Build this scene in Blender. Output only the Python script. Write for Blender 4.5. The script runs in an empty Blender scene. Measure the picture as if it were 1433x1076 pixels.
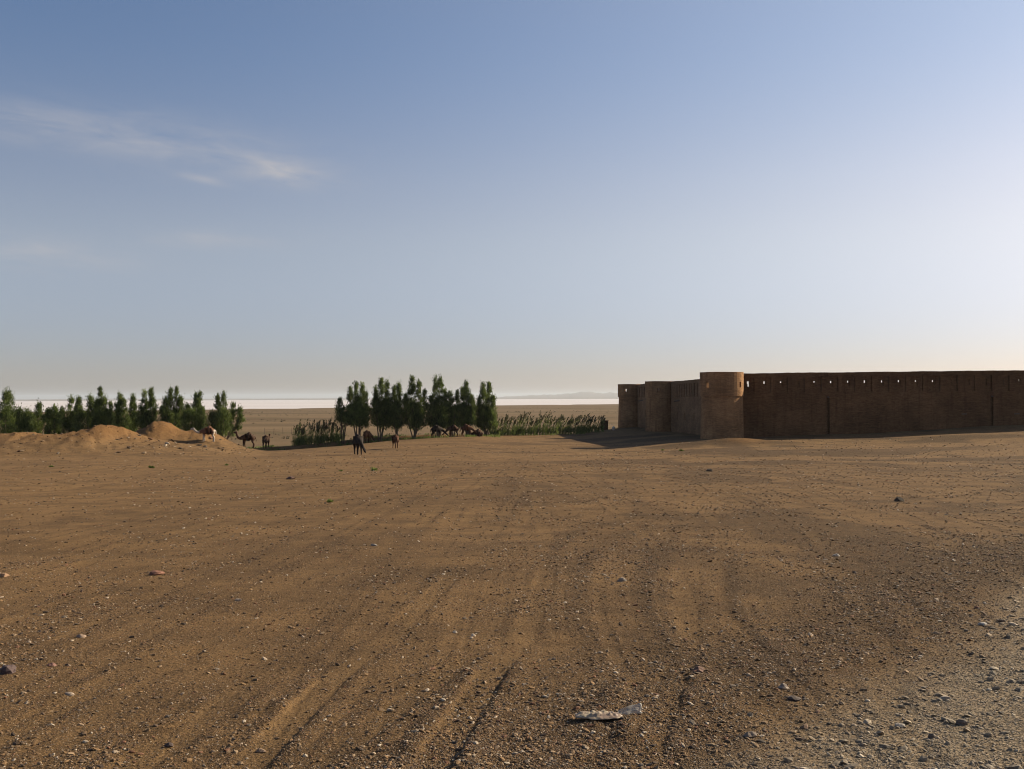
import bpy, math, random
import numpy as np
from mathutils import Vector

random.seed(7)
rng = np.random.default_rng(11)
S = bpy.context.scene
COL = S.collection
CAM_H = 1.6
F = 1400.0                      # focal length of the photograph in its own pixels

# ------------------------------------------------------------------ helpers
def tag(o, label=None, cat=None, group=None, kind=None):
    if label: o['label'] = label
    if cat: o['category'] = cat
    if group: o['group'] = group
    if kind: o['kind'] = kind
    return o

def link(name, me, mat=None, parent=None):
    o = bpy.data.objects.new(name, me)
    COL.objects.link(o)
    if mat is not None and me is not None and not me.materials:
        me.materials.append(mat)
    if parent is not None:
        o.parent = parent
    return o

def empty(name, loc, rz=0.0):
    o = bpy.data.objects.new(name, None)
    o.empty_display_size = 0.3
    o.location = loc
    o.rotation_euler = (0, 0, rz)
    COL.objects.link(o)
    return o

def np_mesh(name, V, Fc, smooth=False):
    """V (n,3) and faces (m,k), all of one size k."""
    V = np.asarray(V, dtype=np.float32); Fc = np.asarray(Fc, dtype=np.int32)
    me = bpy.data.meshes.new(name)
    m, k = Fc.shape
    me.vertices.add(len(V)); me.vertices.foreach_set('co', V.ravel())
    me.loops.add(m * k); me.loops.foreach_set('vertex_index', Fc.ravel())
    me.polygons.add(m)
    me.polygons.foreach_set('loop_start', np.arange(0, m * k, k, dtype=np.int32))
    me.polygons.foreach_set('loop_total', np.full(m, k, dtype=np.int32))
    me.polygons.foreach_set('use_smooth', np.full(m, smooth, dtype=bool))
    me.update(calc_edges=True)
    return me

def add_attr(me, name, arr, typ='FLOAT'):
    a = me.attributes.new(name, typ, 'POINT')
    arr = np.asarray(arr, dtype=np.float32)
    a.data.foreach_set('value' if typ == 'FLOAT' else ('vector' if typ == 'FLOAT_VECTOR' else 'color'), arr.ravel())

class MB:
    """collects polygons of one mesh"""
    def __init__(s): s.v = []; s.f = []
    def poly(s, pts):
        i = len(s.v); s.v += [tuple(p) for p in pts]; s.f.append(tuple(range(i, i + len(pts))))
    def box(s, x0, x1, y0, y1, z0, z1):
        i = len(s.v)
        s.v += [(x0,y0,z0),(x1,y0,z0),(x1,y1,z0),(x0,y1,z0),(x0,y0,z1),(x1,y0,z1),(x1,y1,z1),(x0,y1,z1)]
        for q in ((0,3,2,1),(4,5,6,7),(0,1,5,4),(1,2,6,5),(2,3,7,6),(3,0,4,7)):
            s.f.append(tuple(i + a for a in q))
    def tube(s, pts, rad, n=6):
        pts = [Vector(p) for p in pts]; base = len(s.v)
        for i, p in enumerate(pts):
            d = (pts[min(i+1, len(pts)-1)] - pts[max(i-1, 0)]).normalized()
            a = d.cross(Vector((0.3, 1, 0.1))); a.normalize(); b = d.cross(a)
            r = rad[i] if hasattr(rad, '__len__') else rad
            for k in range(n):
                t = 2 * math.pi * k / n
                s.v.append(tuple(p + a * math.cos(t) * r + b * math.sin(t) * r))
        for i in range(len(pts) - 1):
            for k in range(n):
                A = base + i*n + k; B = base + i*n + (k+1) % n
                s.f.append((A, B, B + n, A + n))
        s.f.append(tuple(base + k for k in range(n)))
        s.f.append(tuple(base + (len(pts)-1)*n + k for k in range(n)))
    def build(s, name, mat, parent=None, smooth=False):
        me = bpy.data.meshes.new(name); me.from_pydata(s.v, [], s.f); me.update()
        if smooth:
            me.polygons.foreach_set('use_smooth', np.ones(len(me.polygons), dtype=bool))
        return link(name, me, mat, parent)

# value noise ------------------------------------------------------
def _hash(ix, iy, seed):
    h = (ix.astype(np.int64) * 374761393 + iy.astype(np.int64) * 668265263 + seed * 974634777) & 0x7fffffff
    h = ((h ^ (h >> 13)) * 1274126177) & 0x7fffffff
    return ((h ^ (h >> 16)) & 0xffff) / 65535.0
def vnoise(x, y, seed=0):
    ix = np.floor(x); iy = np.floor(y); fx = x - ix; fy = y - iy
    fx = fx*fx*(3-2*fx); fy = fy*fy*(3-2*fy)
    a = _hash(ix, iy, seed); b = _hash(ix+1, iy, seed); c = _hash(ix, iy+1, seed); d = _hash(ix+1, iy+1, seed)
    return (a*(1-fx)+b*fx)*(1-fy) + (c*(1-fx)+d*fx)*fy - 0.5
def ss(a, b, x):
    t = np.clip((x - a) / (b - a), 0, 1); return t*t*(3-2*t)

def hor(px): return 559.5 - 0.0035 * px           # horizon line of the photograph
def gx(px, Y): return (px - 716.5) / F * Y
def gz(px, py, Y): return CAM_H - (py - hor(px)) / F * Y
def plane_xy(px, py):
    Y = 2240.0 / max(4.0, (py - hor(px)) - 56.0); return (gx(px, Y), Y)

# ------------------------------------------------------------------ terrain
def crest_y(x): return np.interp(x, [-140, -60, -32, -12, 13, 22, 40], [136, 137, 139.5, 146, 160, 172, 200])
def mounds(x, y):
    h1 = np.interp(x, [-140,-90,-70,-51.2,-45.8,-43.2,-41.2,-40.1,-39.0,-37.5,-35.5,-31,-27,-24],
                      [1.9,2.0,2.1,2.15,2.10,2.25,2.55,3.05,2.90,2.10,1.65,.95,.3,0])
    d = y - (98.5 + 1.2*np.sin(x*.3))
    w1 = np.where(d < 0, ss(-17, -0.5, d)**1.25, 1 - ss(0.3, 9, d))
    h2 = np.interp(x, [-60,-46,-42.5,-41,-39.8,-38.9,-37.6,-36.6,-35,-33.5,-32,-29.6,-27],
                      [0,.8,1.7,2.5,3.1,3.4,3.35,2.75,2.55,2.35,1.6,.6,0])
    d2 = y - (110.5 + 0.8*np.sin(x*.7))
    w2 = np.where(d2 < 0, ss(-12, -0.3, d2)**1.5, 1 - ss(0.3, 8, d2))
    a, b = h1*w1, h2*w2
    m = np.maximum(a, b)
    steep = np.clip(m/2.2, 0, 1)
    m = m + .62*steep*(0.42*vnoise(x*.55, y*.3, 31) + 0.34*vnoise(x*1.1, y*.5, 32) + 0.30*vnoise(x*2.3, y*.9, 33) + .20*vnoise(x*4.5, y*2.2, 35) - .45*np.maximum(0, .16 - np.abs(vnoise(x*.8 + y*.25, y*.3, 34)))*2.2)
    return np.maximum(m, 0)
def ground_base(x, y):
    yy = np.maximum(y, -15.0)
    left = -0.04 * yy
    right = np.where(yy < 75, -0.04*yy, -3.0 - 0.85*(1-np.exp(-np.maximum(yy-75, 0)*0.04/0.85)))
    k = ss(-36, -6, x)
    g = left*(1-k) + right*k
    rise = np.interp(x, [-5,4,10,20,27,40,55,80,160], [0,-.2,-.25,.45,.55,.95,1.85,3.2,5.0])
    g = g + rise*(0.5*ss(30,100,yy) + 0.5*ss(96,116,yy))
    g = g + 0.55*np.exp(-(((x-23.6)/4.2)**2 + ((y-106.5)/1.8)**2))
    g = g + 0.25*vnoise(x/17, y/17, 1)*ss(12, 45, np.hypot(x, y)) + 0.16*vnoise(x/6, y/6, 2)*ss(8, 30, np.hypot(x, y))
    return g + mounds(x, y)
def plain_z(x, y):
    r = np.hypot(x, y); az = np.degrees(np.arctan2(x, np.maximum(y, 1e-3)))
    shore = np.interp(az, [-60,-27,-13,-8,6,12,40], [820,880,1050,1120,1560,1800,2400])
    shore = shore*(1 + 0.05*vnoise(az*1.3, az*0+3, 5))
    z = np.interp(r, [0, 150, 260], [-5.3, -5.75, -6.15])
    t = np.clip((r-260)/(shore-260), 0, 1.4)
    z = z - t*(8.3-6.15)
    return np.where(r > 10500, -8.0, z) + 0.12*vnoise(x/40, y/40, 6)*(r < 2500)
def ground_z(x, y):
    x = np.asarray(x, dtype=float); y = np.asarray(y, dtype=float)
    s = y - crest_y(x)
    r = np.hypot(x, y)
    w = np.maximum(ss(0, 7, s), ss(170, 260, r))
    hb = np.interp(x, [-39,-35,-30,-22,-12,-6,-2], [0,.45,.65,.85,.60,.2,0])
    berm = hb*(ss(.8, 1.5, s)*(1-ss(2.4, 6.5, s)) - .45*ss(0, .45, s)*(1-ss(.5, .9, s)))
    return ground_base(x, y)*(1-w) + plain_z(x, y)*w + berm
def gnd(x, y): return float(ground_z(np.array([x]), np.array([y]))[0])

# tyre tracks, in metres on the ground (polyline, half width of one rut, gauge)
TR_PX = [
 ([(60,1130),(330,940),(480,850),(590,772),(660,718),(700,684),(722,660)], .16, 1.45, 0),
 ([(330,1130),(540,940),(640,850),(690,780),(705,730),(712,690)], .17, 1.45, 0),
 ([(610,1130),(770,960),(840,872),(852,800),(832,742),(790,694)], .15, 1.5, 1),
 ([(1050,1130),(1068,960),(1088,860),(1082,780),(1048,725),(975,690)], .15, 1.5, 1),
 ([(1433,905),(1360,832),(1290,790),(1200,750),(1100,715),(990,688)], .16, 1.5, 0),
 ([(0,800),(200,742),(330,712),(470,690),(620,672),(760,664)], .18, 1.5, 0),
 ([(1433,735),(1300,705),(1150,688),(1000,676),(860,668)], .18, 1.6, 1),
]
TRACKS = []
for pts, hw, g_, tread in TR_PX:
    P = np.array([plane_xy(*p) for p in pts])
    # resample smoothly
    t = np.linspace(0, len(P)-1, 60); i = np.clip(t.astype(int), 0, len(P)-2); f = (t-i)[:, None]
    p0 = P[np.clip(i-1,0,len(P)-1)]; p1 = P[i]; p2 = P[i+1]; p3 = P[np.clip(i+2,0,len(P)-1)]
    Q = .5*((2*p1)+(-p0+p2)*f+(2*p0-5*p1+4*p2-p3)*f**2+(-p0+3*p1-3*p2+p3)*f**3)
    TRACKS.append((Q, hw*.62, g_, tread))
def track_fields(x, y):
    """nearest signed distance across and distance along each track"""
    rut = np.zeros_like(x); edge = np.zeros_like(x); tread = np.zeros_like(x); tu = np.zeros_like(x); band = np.zeros_like(x)
    for Q, hw, g_, tr in TRACKS:
        best = np.full_like(x, 1e9); su = np.zeros_like(x); sv = np.zeros_like(x)
        L = 0.0
        for a, b in zip(Q[:-1], Q[1:]):
            d = b - a; l = math.hypot(*d)
            if l < 1e-6: continue
            t = np.clip(((x-a[0])*d[0] + (y-a[1])*d[1])/(l*l), 0, 1)
            px_, py_ = x - a[0] - t*d[0], y - a[1] - t*d[1]
            dd = np.hypot(px_, py_); sg = np.sign(px_*d[1] - py_*d[0])
            m = dd < best
            best = np.where(m, dd, best); su = np.where(m, L + t*l, su); sv = np.where(m, dd*sg, sv)
            L += l
        wob = 0.05*vnoise(su*.3, su*0+1.5, 9)
        for c in (-g_/2, g_/2):
            v = np.abs(sv - c + wob)
            r_ = 1 - ss(hw*.75, hw*1.15, v); e_ = ss(hw*.9, hw*1.3, v)*(1-ss(hw*1.5, hw*2.6, v))
            fade = np.clip(0.30 + 1.5*vnoise(su*.35 + c*9, su*0 + hw*40, 10), 0, .85)
            rut = np.maximum(rut, r_*fade); edge = np.maximum(edge, e_*fade)
            if tr:
                m = r_ > .3; tread = np.where(m, fade, tread); tu = np.where(m, su, tu)
        band = np.maximum(band, 1 - ss(g_*.6, g_*1.5, best))
    return rut, edge, tread, tu, band

GP = [np.array(plane_xy(*p)) for p in [(900,1130),(1040,1040),(1180,960),(1300,880),(1433,795),(1560,735)]]
def grey_field(x, y):
    # the gravelled road in the lower right corner of the lot
    xb = np.array([p[0] for p in GP]); yb = np.array([p[1] for p in GP])
    lim = np.interp(y, yb, xb)
    off = x - lim + .5*vnoise(x*.8, y*.8, 14) + .3*vnoise(x*3, y*3, 15)
    f = 1 - ss(12, 21, y)
    return ss(-0.25, 0.9, off)*f, np.exp(-((off + .85)/.8)**2)*f

# ------------------------------------------------------------------ node helpers
def new_mat(name):
    m = bpy.data.materials.new(name); m.use_nodes = True
    nt = m.node_tree; b = nt.nodes['Principled BSDF']
    return m, nt, b
def N(nt, typ, **kw):
    n = nt.nodes.new(typ)
    for k, v in kw.items():
        if k == 'ins':
            for kk, vv in v.items(): n.inputs[kk].default_value = vv
        else: setattr(n, k, v)
    return n
def L(nt, a, b): nt.links.new(a, b)
def mixc(nt, fac, a, b, blend='MIX'):
    n = nt.nodes.new('ShaderNodeMix'); n.data_type = 'RGBA'; n.blend_type = blend
    for sock, val in ((n.inputs[0], fac), (n.inputs[6], a), (n.inputs[7], b)):
        if hasattr(val, 'is_output'): nt.links.new(val, sock)
        elif isinstance(val, (int, float)): sock.default_value = val
        else: sock.default_value = (*val, 1)
    return n.outputs[2]
def mathn(nt, op, a, b=None, c=None, clamp=False):
    n = nt.nodes.new('ShaderNodeMath'); n.operation = op; n.use_clamp = clamp
    for i, val in enumerate((a, b, c)):
        if val is None: continue
        if hasattr(val, 'is_output'): nt.links.new(val, n.inputs[i])
        else: n.inputs[i].default_value = val
    return n.outputs[0]
def rng_map(nt, v, a, b, c=0.0, d=1.0):
    n = nt.nodes.new('ShaderNodeMapRange'); n.clamp = True
    nt.links.new(v, n.inputs[0])
    for i, val in enumerate((a, b, c, d)): n.inputs[i+1].default_value = val
    return n.outputs[0]
def noise(nt, vec, scale, detail=4, rough=.55):
    n = nt.nodes.new('ShaderNodeTexNoise'); n.inputs['Scale'].default_value = scale
    n.inputs['Detail'].default_value = detail; n.inputs['Roughness'].default_value = rough
    if vec is not None: nt.links.new(vec, n.inputs['Vector'])
    return n.outputs['Fac']
def attr(nt, name):
    n = nt.nodes.new('ShaderNodeAttribute'); n.attribute_name = name; return n
def bump(nt, h, strength, dist, prev=None):
    n = nt.nodes.new('ShaderNodeBump'); n.inputs['Strength'].default_value = strength; n.inputs['Distance'].default_value = dist
    nt.links.new(h, n.inputs['Height'])
    if prev is not None: nt.links.new(prev, n.inputs['Normal'])
    return n.outputs['Normal']

# ground -----------------------------------------------------------
TAN = (0.180, 0.113, 0.055); DARK = (0.068, 0.044, 0.025); GREY = (0.275, 0.222, 0.155); ORANGE = (0.205, 0.108, 0.042)
def ground_material():
    m, nt, b = new_mat('desert_dirt')
    co = N(nt, 'ShaderNodeTexCoord').outputs['Object']
    big = noise(nt, co, .11, 5, .6); mid = noise(nt, co, 1.1, 5, .62); fine = noise(nt, co, 9, 6, .7); grit = noise(nt, co, 55, 3, .7)
    c = mixc(nt, rng_map(nt, big, .35, .65), (TAN[0]*.88, TAN[1]*.86, TAN[2]*.84), (TAN[0]*1.08, TAN[1]*1.06, TAN[2]*1.04))
    c = mixc(nt, rng_map(nt, mid, .42, .66, 0, .62), c, DARK)
    mk = N(nt, 'ShaderNodeSeparateColor'); L(nt, attr(nt, 'mask').outputs['Color'], mk.inputs[0])
    mk2 = N(nt, 'ShaderNodeSeparateColor'); L(nt, attr(nt, 'mask_far').outputs['Color'], mk2.inputs[0])
    brk = rng_map(nt, fine, .35, .62)
    c = mixc(nt, mathn(nt, 'MULTIPLY', mk.outputs[1], mathn(nt, 'MULTIPLY_ADD', brk, .6, .35)), c, DARK)
    c = mixc(nt, mathn(nt, 'MULTIPLY', mk.outputs[2], mathn(nt, 'MULTIPLY_ADD', brk, .35, .55)), c, GREY)
    c = mixc(nt, mathn(nt, 'MULTIPLY', mk.outputs[0], .55), c, (.166, .105, .050))
    c = mixc(nt, mathn(nt, 'MULTIPLY', mk2.outputs[0], .75), c, ORANGE)
    # far plain: banded scrubland
    mp = N(nt, 'ShaderNodeMapping'); L(nt, co, mp.inputs[0]); mp.inputs['Scale'].default_value = (.0012, .014, .01)
    bands = noise(nt, mp.outputs[0], 1.0, 5, .6)
    fc = mixc(nt, rng_map(nt, bands, .38, .62), (.108, .076, .042), (.170, .118, .068))
    mp2 = N(nt, 'ShaderNodeMapping'); L(nt, co, mp2.inputs[0]); mp2.inputs['Scale'].default_value = (.006, .03, .01)
    fc = mixc(nt, rng_map(nt, noise(nt, mp2.outputs[0], 1.0, 4, .6), .55, .68, 0, .6), fc, (.068, .060, .028))
    fc = mixc(nt, rng_map(nt, noise(nt, mp.outputs[0], 2.3, 3, .6), .64, .70, 0, .65), fc, (.24, .20, .155))
    c = mixc(nt, mk2.outputs[1], c, fc)
    # small stones and grit in the surface
    for sc, lo, amt, colr in ((48, .84, .6, (.24,.18,.12)), (38, .80, .75, (.045,.030,.019)), (90, .68, .6, (.055,.038,.022)), (110, .74, .5, (.25,.17,.095)), (14, .95, .6, (.05,.036,.024)), (6.5, .88, .6, (.052,.034,.021)), (3.1, .90, .55, (.06,.038,.022))):
        vo = N(nt, 'ShaderNodeTexVoronoi'); L(nt, co, vo.inputs['Vector']); vo.inputs['Scale'].default_value = sc
        sp = N(nt, 'ShaderNodeSeparateColor'); L(nt, vo.outputs['Color'], sp.inputs[0])
        pick = mathn(nt, 'MULTIPLY', rng_map(nt, sp.outputs[0], lo, lo+.02), rng_map(nt, vo.outputs['Distance'], .42, .30))
        dens = mathn(nt, 'MULTIPLY_ADD', mathn(nt, 'MAXIMUM', mk.outputs[1], mk.outputs[2]), .5, .5)
        dens = mathn(nt, 'MULTIPLY', dens, mathn(nt, 'SUBTRACT', 1.0, mathn(nt, 'MULTIPLY', mk.outputs[0], .22)))
        near = mathn(nt, 'SUBTRACT', 1.0, mk2.outputs[1])
        c = mixc(nt, mathn(nt, 'MULTIPLY', mathn(nt, 'MULTIPLY', pick, dens), mathn(nt, 'MULTIPLY', near, amt)), c, colr)
    c = mixc(nt, 1.0, c, mixc(nt, rng_map(nt, grit, .3, .7), (.52,.52,.52), (1.46,1.46,1.46)), 'MULTIPLY')
    L(nt, c, b.inputs['Base Color']); b.inputs['Roughness'].default_value = .95
    b.inputs['Specular IOR Level'].default_value = .05
    # relief
    nrm = bump(nt, noise(nt, co, 7, 7, .75), .75, .05)
    nrm = bump(nt, noise(nt, co, 24, 5, .75), .8, .026, nrm)
    nrm = bump(nt, grit, .8, .012, nrm)
    vo = N(nt, 'ShaderNodeTexVoronoi'); L(nt, co, vo.inputs['Vector']); vo.inputs['Scale'].default_value = 26
    nrm = bump(nt, mathn(nt, 'MULTIPLY', rng_map(nt, vo.outputs['Distance'], .5, .1), mathn(nt, 'MULTIPLY_ADD', mathn(nt, 'MAXIMUM', mk.outputs[1], mk.outputs[2]), .8, .2)), .6, .02, nrm)
    tr = N(nt, 'ShaderNodeSeparateXYZ'); L(nt, attr(nt, 'tread').outputs['Vector'], tr.inputs[0])
    wave = mathn(nt, 'SINE', mathn(nt, 'MULTIPLY', tr.outputs[0], 2*math.pi/.075))
    nrm = bump(nt, mathn(nt, 'MULTIPLY', wave, mathn(nt, 'MULTIPLY', tr.outputs[1], mathn(nt, 'POWER', brk, 1.5))), .6, .012, nrm)
    nrm = bump(nt, mathn(nt, 'MULTIPLY', noise(nt, co, 2.4, 6, .75), mk2.outputs[0]), .8, .4, nrm)
    L(nt, nrm, b.inputs['Normal'])
    return m

def streak(x, y):
    # traffic has combed the dirt in long faint lines that swing right further out
    dr = np.interp(y, [4, 9, 14, 20, 27, 45, 80], [0, .3, 1.2, 2.2, 2.7, 3.0, 3.0])*ss(-.5, 3.0, x)
    u = x - dr + .25*vnoise(x*0+3, y*.12, 70)
    a = .7*vnoise(u*2.1, y*.07, 71) + .8*vnoise(u*4.7, y*.09, 72) + .9*vnoise(u*10, y*.12, 73)*(1-ss(18, 60, y)) + .6*vnoise(u*22, y*.2, 74)*(1-ss(8, 22, y))
    return a*(1 - ss(55, 110, y))*ss(-17, -7, x - .12*y)
def micro(xs, ys):
    rs = np.hypot(xs, ys)
    rut, edge, tread, tu, band = track_fields(xs, ys); grey, gdark = grey_field(xs, ys)
    cell = np.maximum(rs*.0066, .01)
    def amp(wl): return np.clip(wl/(cell*2.5) - .6, 0, 1)
    dz = .06*vnoise(xs/1.6, ys/1.6, 20)*amp(1.6) + .028*vnoise(xs/.55, ys/.55, 21)*amp(.55) + .022*vnoise(xs/.2, ys/.2, 22)*amp(.2) + .016*vnoise(xs/.075, ys/.075, 23)*amp(.075)
    rough = np.clip(.8 + .7*gdark + .8*edge - .65*rut, .2, 2)
    return (dz*rough*.62 + .009*streak(xs, ys)*amp(.3) - .0035*rut + .006*edge*(1 + 1.2*vnoise(xs/.16, ys/.16, 25)))*(1-ss(45, 60, rs))
def full_z(x, y): return ground_z(x, y) + micro(np.asarray(x, float), np.asarray(y, float))
def gndf(x, y): return float(full_z(np.array([x]), np.array([y]))[0])
def build_ground():
    fr = np.radians(np.arange(-34, 34.001, .115))
    side = np.radians(np.concatenate([np.arange(35, 60, 1.0), np.arange(60, 300.1, 6), np.arange(301, 326, 1.0)]))
    A = np.concatenate([fr, side]); na = len(A)
    R = np.concatenate([[0.15, .5, .9, 1.4, 1.9, 2.3], 2.6*np.exp(np.arange(0, math.log(126/2.6), .0066)), np.arange(126.5, 168, .3), 168.5*np.exp(np.arange(0, math.log(212/168.5), .0066)), 215*np.exp(np.arange(0, math.log(190), .028)), [60000]])
    nr = len(R)
    rr, aa = np.meshgrid(R, A, indexing='ij')
    x = (rr*np.sin(aa)).ravel(); y = (rr*np.cos(aa)).ravel(); r = rr.ravel()
    z = ground_z(x, y)
    nearm = r < 60
    xs, ys, rs = x[nearm], y[nearm], r[nearm]
    rut, edge, tread, tu, band = track_fields(xs, ys)
    grey, gdark = grey_field(xs, ys)
    z[nearm] += micro(xs, ys); rut, edge, tread, tu, band = track_fields(xs, ys); grey, gdark = grey_field(xs, ys)
    mask = np.zeros((len(x), 4), np.float32); mask[:, 3] = 1
    patch = ss(.02, .22, vnoise(xs/2.6, ys/4.0, 26) + .5*vnoise(xs/.9, ys/1.2, 27))
    rightside = ss(-6, 9, xs + .0*ys)
    darkm = np.clip(.6*edge + 1.0*gdark*ss(3.5, 5.5, ys) + patch*(.30 + .62*rightside)*(.75+.25*band) + .18*rightside, 0, 1)*(1-.4*rut)
    st = streak(xs, ys); darkm = np.clip(darkm + .85*np.clip(st, 0, 1), 0, 1); rut = np.maximum(rut, np.clip(-st*.5 - .08, 0, .35))
    mask[nearm, 0] = rut*(1-grey*.6); mask[nearm, 1] = darkm*(1-grey*.5); mask[nearm, 2] = grey
    far2 = (~nearm) & (r < 200)
    mask[far2, 1] = 1.0*ss(-.05, .3, vnoise(x[far2]/9, y[far2]/5, 28) + .6*vnoise(x[far2]/2.5, y[far2]/2.2, 29))*(.40 + .75*ss(-20, 20, x[far2]))
    mf = np.zeros((len(x), 4), np.float32); mf[:, 3] = 1
    mm = mounds(x, y); mf[:, 0] = np.clip((mm-1.0)/1.5, 0, 1) + .9*np.exp(-(((x-24.6)/2.2)**2 + ((y-106.2)/1.4)**2))
    mf[:, 1] = np.maximum(ss(1, 8, y - crest_y(x)), ss(170, 260, r))
    tv = np.zeros((len(x), 3), np.float32); tv[nearm, 0] = tu; tv[nearm, 1] = tread*(rs < 14)
    V = np.stack([x, y, z], 1)
    i = np.arange(nr-1)[:, None]*na; j = np.arange(na)[None, :]; j2 = (j+1) % na
    Fq = np.stack([i+j, i+na+j, i+na+j2, i+j2], -1).reshape(-1, 4)[:, ::-1]
    me = np_mesh('ground', V, Fq, True)
    add_attr(me, 'mask', mask, 'FLOAT_COLOR'); add_attr(me, 'mask_far', mf, 'FLOAT_COLOR'); add_attr(me, 'tread', tv, 'FLOAT_VECTOR')
    o = link('ground', me, ground_material()); tag(o, kind='structure')
    return o
build_ground()

# salt flat and hills ---------------------------------------------
def flat_sector(name, z, r0, r1, mat, n=60):
    A = np.radians(np.linspace(-62, 62, 220)); R = np.geomspace(r0, r1, n)
    rr, aa = np.meshgrid(R, A, indexing='ij')
    x = (rr*np.sin(aa)).ravel(); y = (rr*np.cos(aa)).ravel()
    V = np.stack([x, y, np.full_like(x, z)], 1); na = len(A)
    i = np.arange(len(R)-1)[:, None]*na; j = np.arange(na-1)[None, :]
    Fq = np.stack([i+j, i+j+1, i+na+j+1, i+na+j], -1).reshape(-1, 4)[:, ::-1]
    o = link(name, np_mesh(name, V, Fq, True), mat); tag(o, kind='structure'); return o
m, nt, b = new_mat('salt_crust')
co = N(nt, 'ShaderNodeTexCoord').outputs['Object']
mp = N(nt, 'ShaderNodeMapping'); L(nt, co, mp.inputs[0]); mp.inputs['Scale'].default_value = (.0006, .004, .01)
L(nt, mixc(nt, rng_map(nt, noise(nt, mp.outputs[0], 1, 5, .6), .35, .65), (.445, .422, .425), (.495, .470, .475)), b.inputs['Base Color'])
b.inputs['Roughness'].default_value = .9
flat_sector('salt_flat', -8.3, 700, 9400, m)

def build_hills():
    A = np.radians(np.arange(-50, 50, .08)); R = np.array([12000., 12800, 13600, 14400, 15200, 16000, 17000, 18500, 20000])
    rr, aa = np.meshgrid(R, A, indexing='ij'); ad = np.degrees(aa)
    prof = np.interp(ad, [-50,-30,-5,-1.4,-.2,1.0,2.2,3.2,3.6,4.4,5.2,6.0,7.5,10,20,50], [14,16,16,14,36,50,66,76,95,101,90,92,104,100,60,70])
    prof = prof + (8*vnoise(ad*2.2, ad*0, 41) + 7*vnoise(ad*6, ad*0, 42))*np.clip(prof/60, .2, 1)
    w = np.interp(rr, [12000, 13600, 16000, 18500, 20000], [0, .35, 1, .6, 0])
    z = -9 + (prof + 25*vnoise(ad*5, rr/900, 43)*np.clip(prof/90, 0, 1))*w + 1.0
    x = (rr*np.sin(aa)).ravel(); y = (rr*np.cos(aa)).ravel()
    V = np.stack([x, y, z.ravel()], 1); na = len(A)
    i = np.arange(len(R)-1)[:, None]*na; j = np.arange(na-1)[None, :]
    Fq = np.stack([i+j, i+j+1, i+na+j+1, i+na+j], -1).reshape(-1, 4)[:, ::-1]
    m, nt, b = new_mat('bare_rock')
    co = N(nt, 'ShaderNodeTexCoord').outputs['Object']
    L(nt, mixc(nt, noise(nt, co, .002, 4), (.10, .075, .055), (.16, .12, .09)), b.inputs['Base Color']); b.inputs['Roughness'].default_value = 1
    tag(link('hills', np_mesh('hills', V, Fq, True), m), kind='structure')
build_hills()

# ------------------------------------------------------------------ gravel (uncountable) and single stones
def ico():
    t = (1+5**.5)/2
    v = np.array([(-1,t,0),(1,t,0),(-1,-t,0),(1,-t,0),(0,-1,t),(0,1,t),(0,-1,-t),(0,1,-t),(t,0,-1),(t,0,1),(-t,0,-1),(-t,0,1)], float)
    v /= np.linalg.norm(v[0])
    f = np.array([(0,11,5),(0,5,1),(0,1,7),(0,7,10),(0,10,11),(1,5,9),(5,11,4),(11,10,2),(10,7,6),(7,1,8),(3,9,4),(3,4,2),(3,2,6),(3,6,8),(3,8,9),(4,9,5),(2,4,11),(6,2,10),(8,6,7),(9,8,1)])
    return v, f
def stone_material(name):
    m, nt, b = new_mat(name)
    co = N(nt, 'ShaderNodeTexCoord').outputs['Object']
    c = mixc(nt, 1.0, attr(nt, 'tint').outputs['Color'], mixc(nt, noise(nt, co, 60, 3, .6), (.6,.6,.6), (1.3,1.3,1.3)), 'MULTIPLY')
    L(nt, c, b.inputs['Base Color']); b.inputs['Roughness'].default_value = .85; b.inputs['Specular IOR Level'].default_value = .25
    L(nt, bump(nt, noise(nt, co, 90, 3, .6), .4, .006), b.inputs['Normal'])
    return m
STONE = stone_material('gravel_stone')
PAL = 1.12*np.array([(.165,.100,.048),(.125,.080,.044),(.075,.050,.032),(.05,.036,.026),(.20,.140,.085),(.30,.235,.165),(.14,.070,.040),(.14,.110,.080)])
PW = np.array([.25,.22,.16,.09,.11,.05,.06,.06]); PW /= PW.sum()

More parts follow.
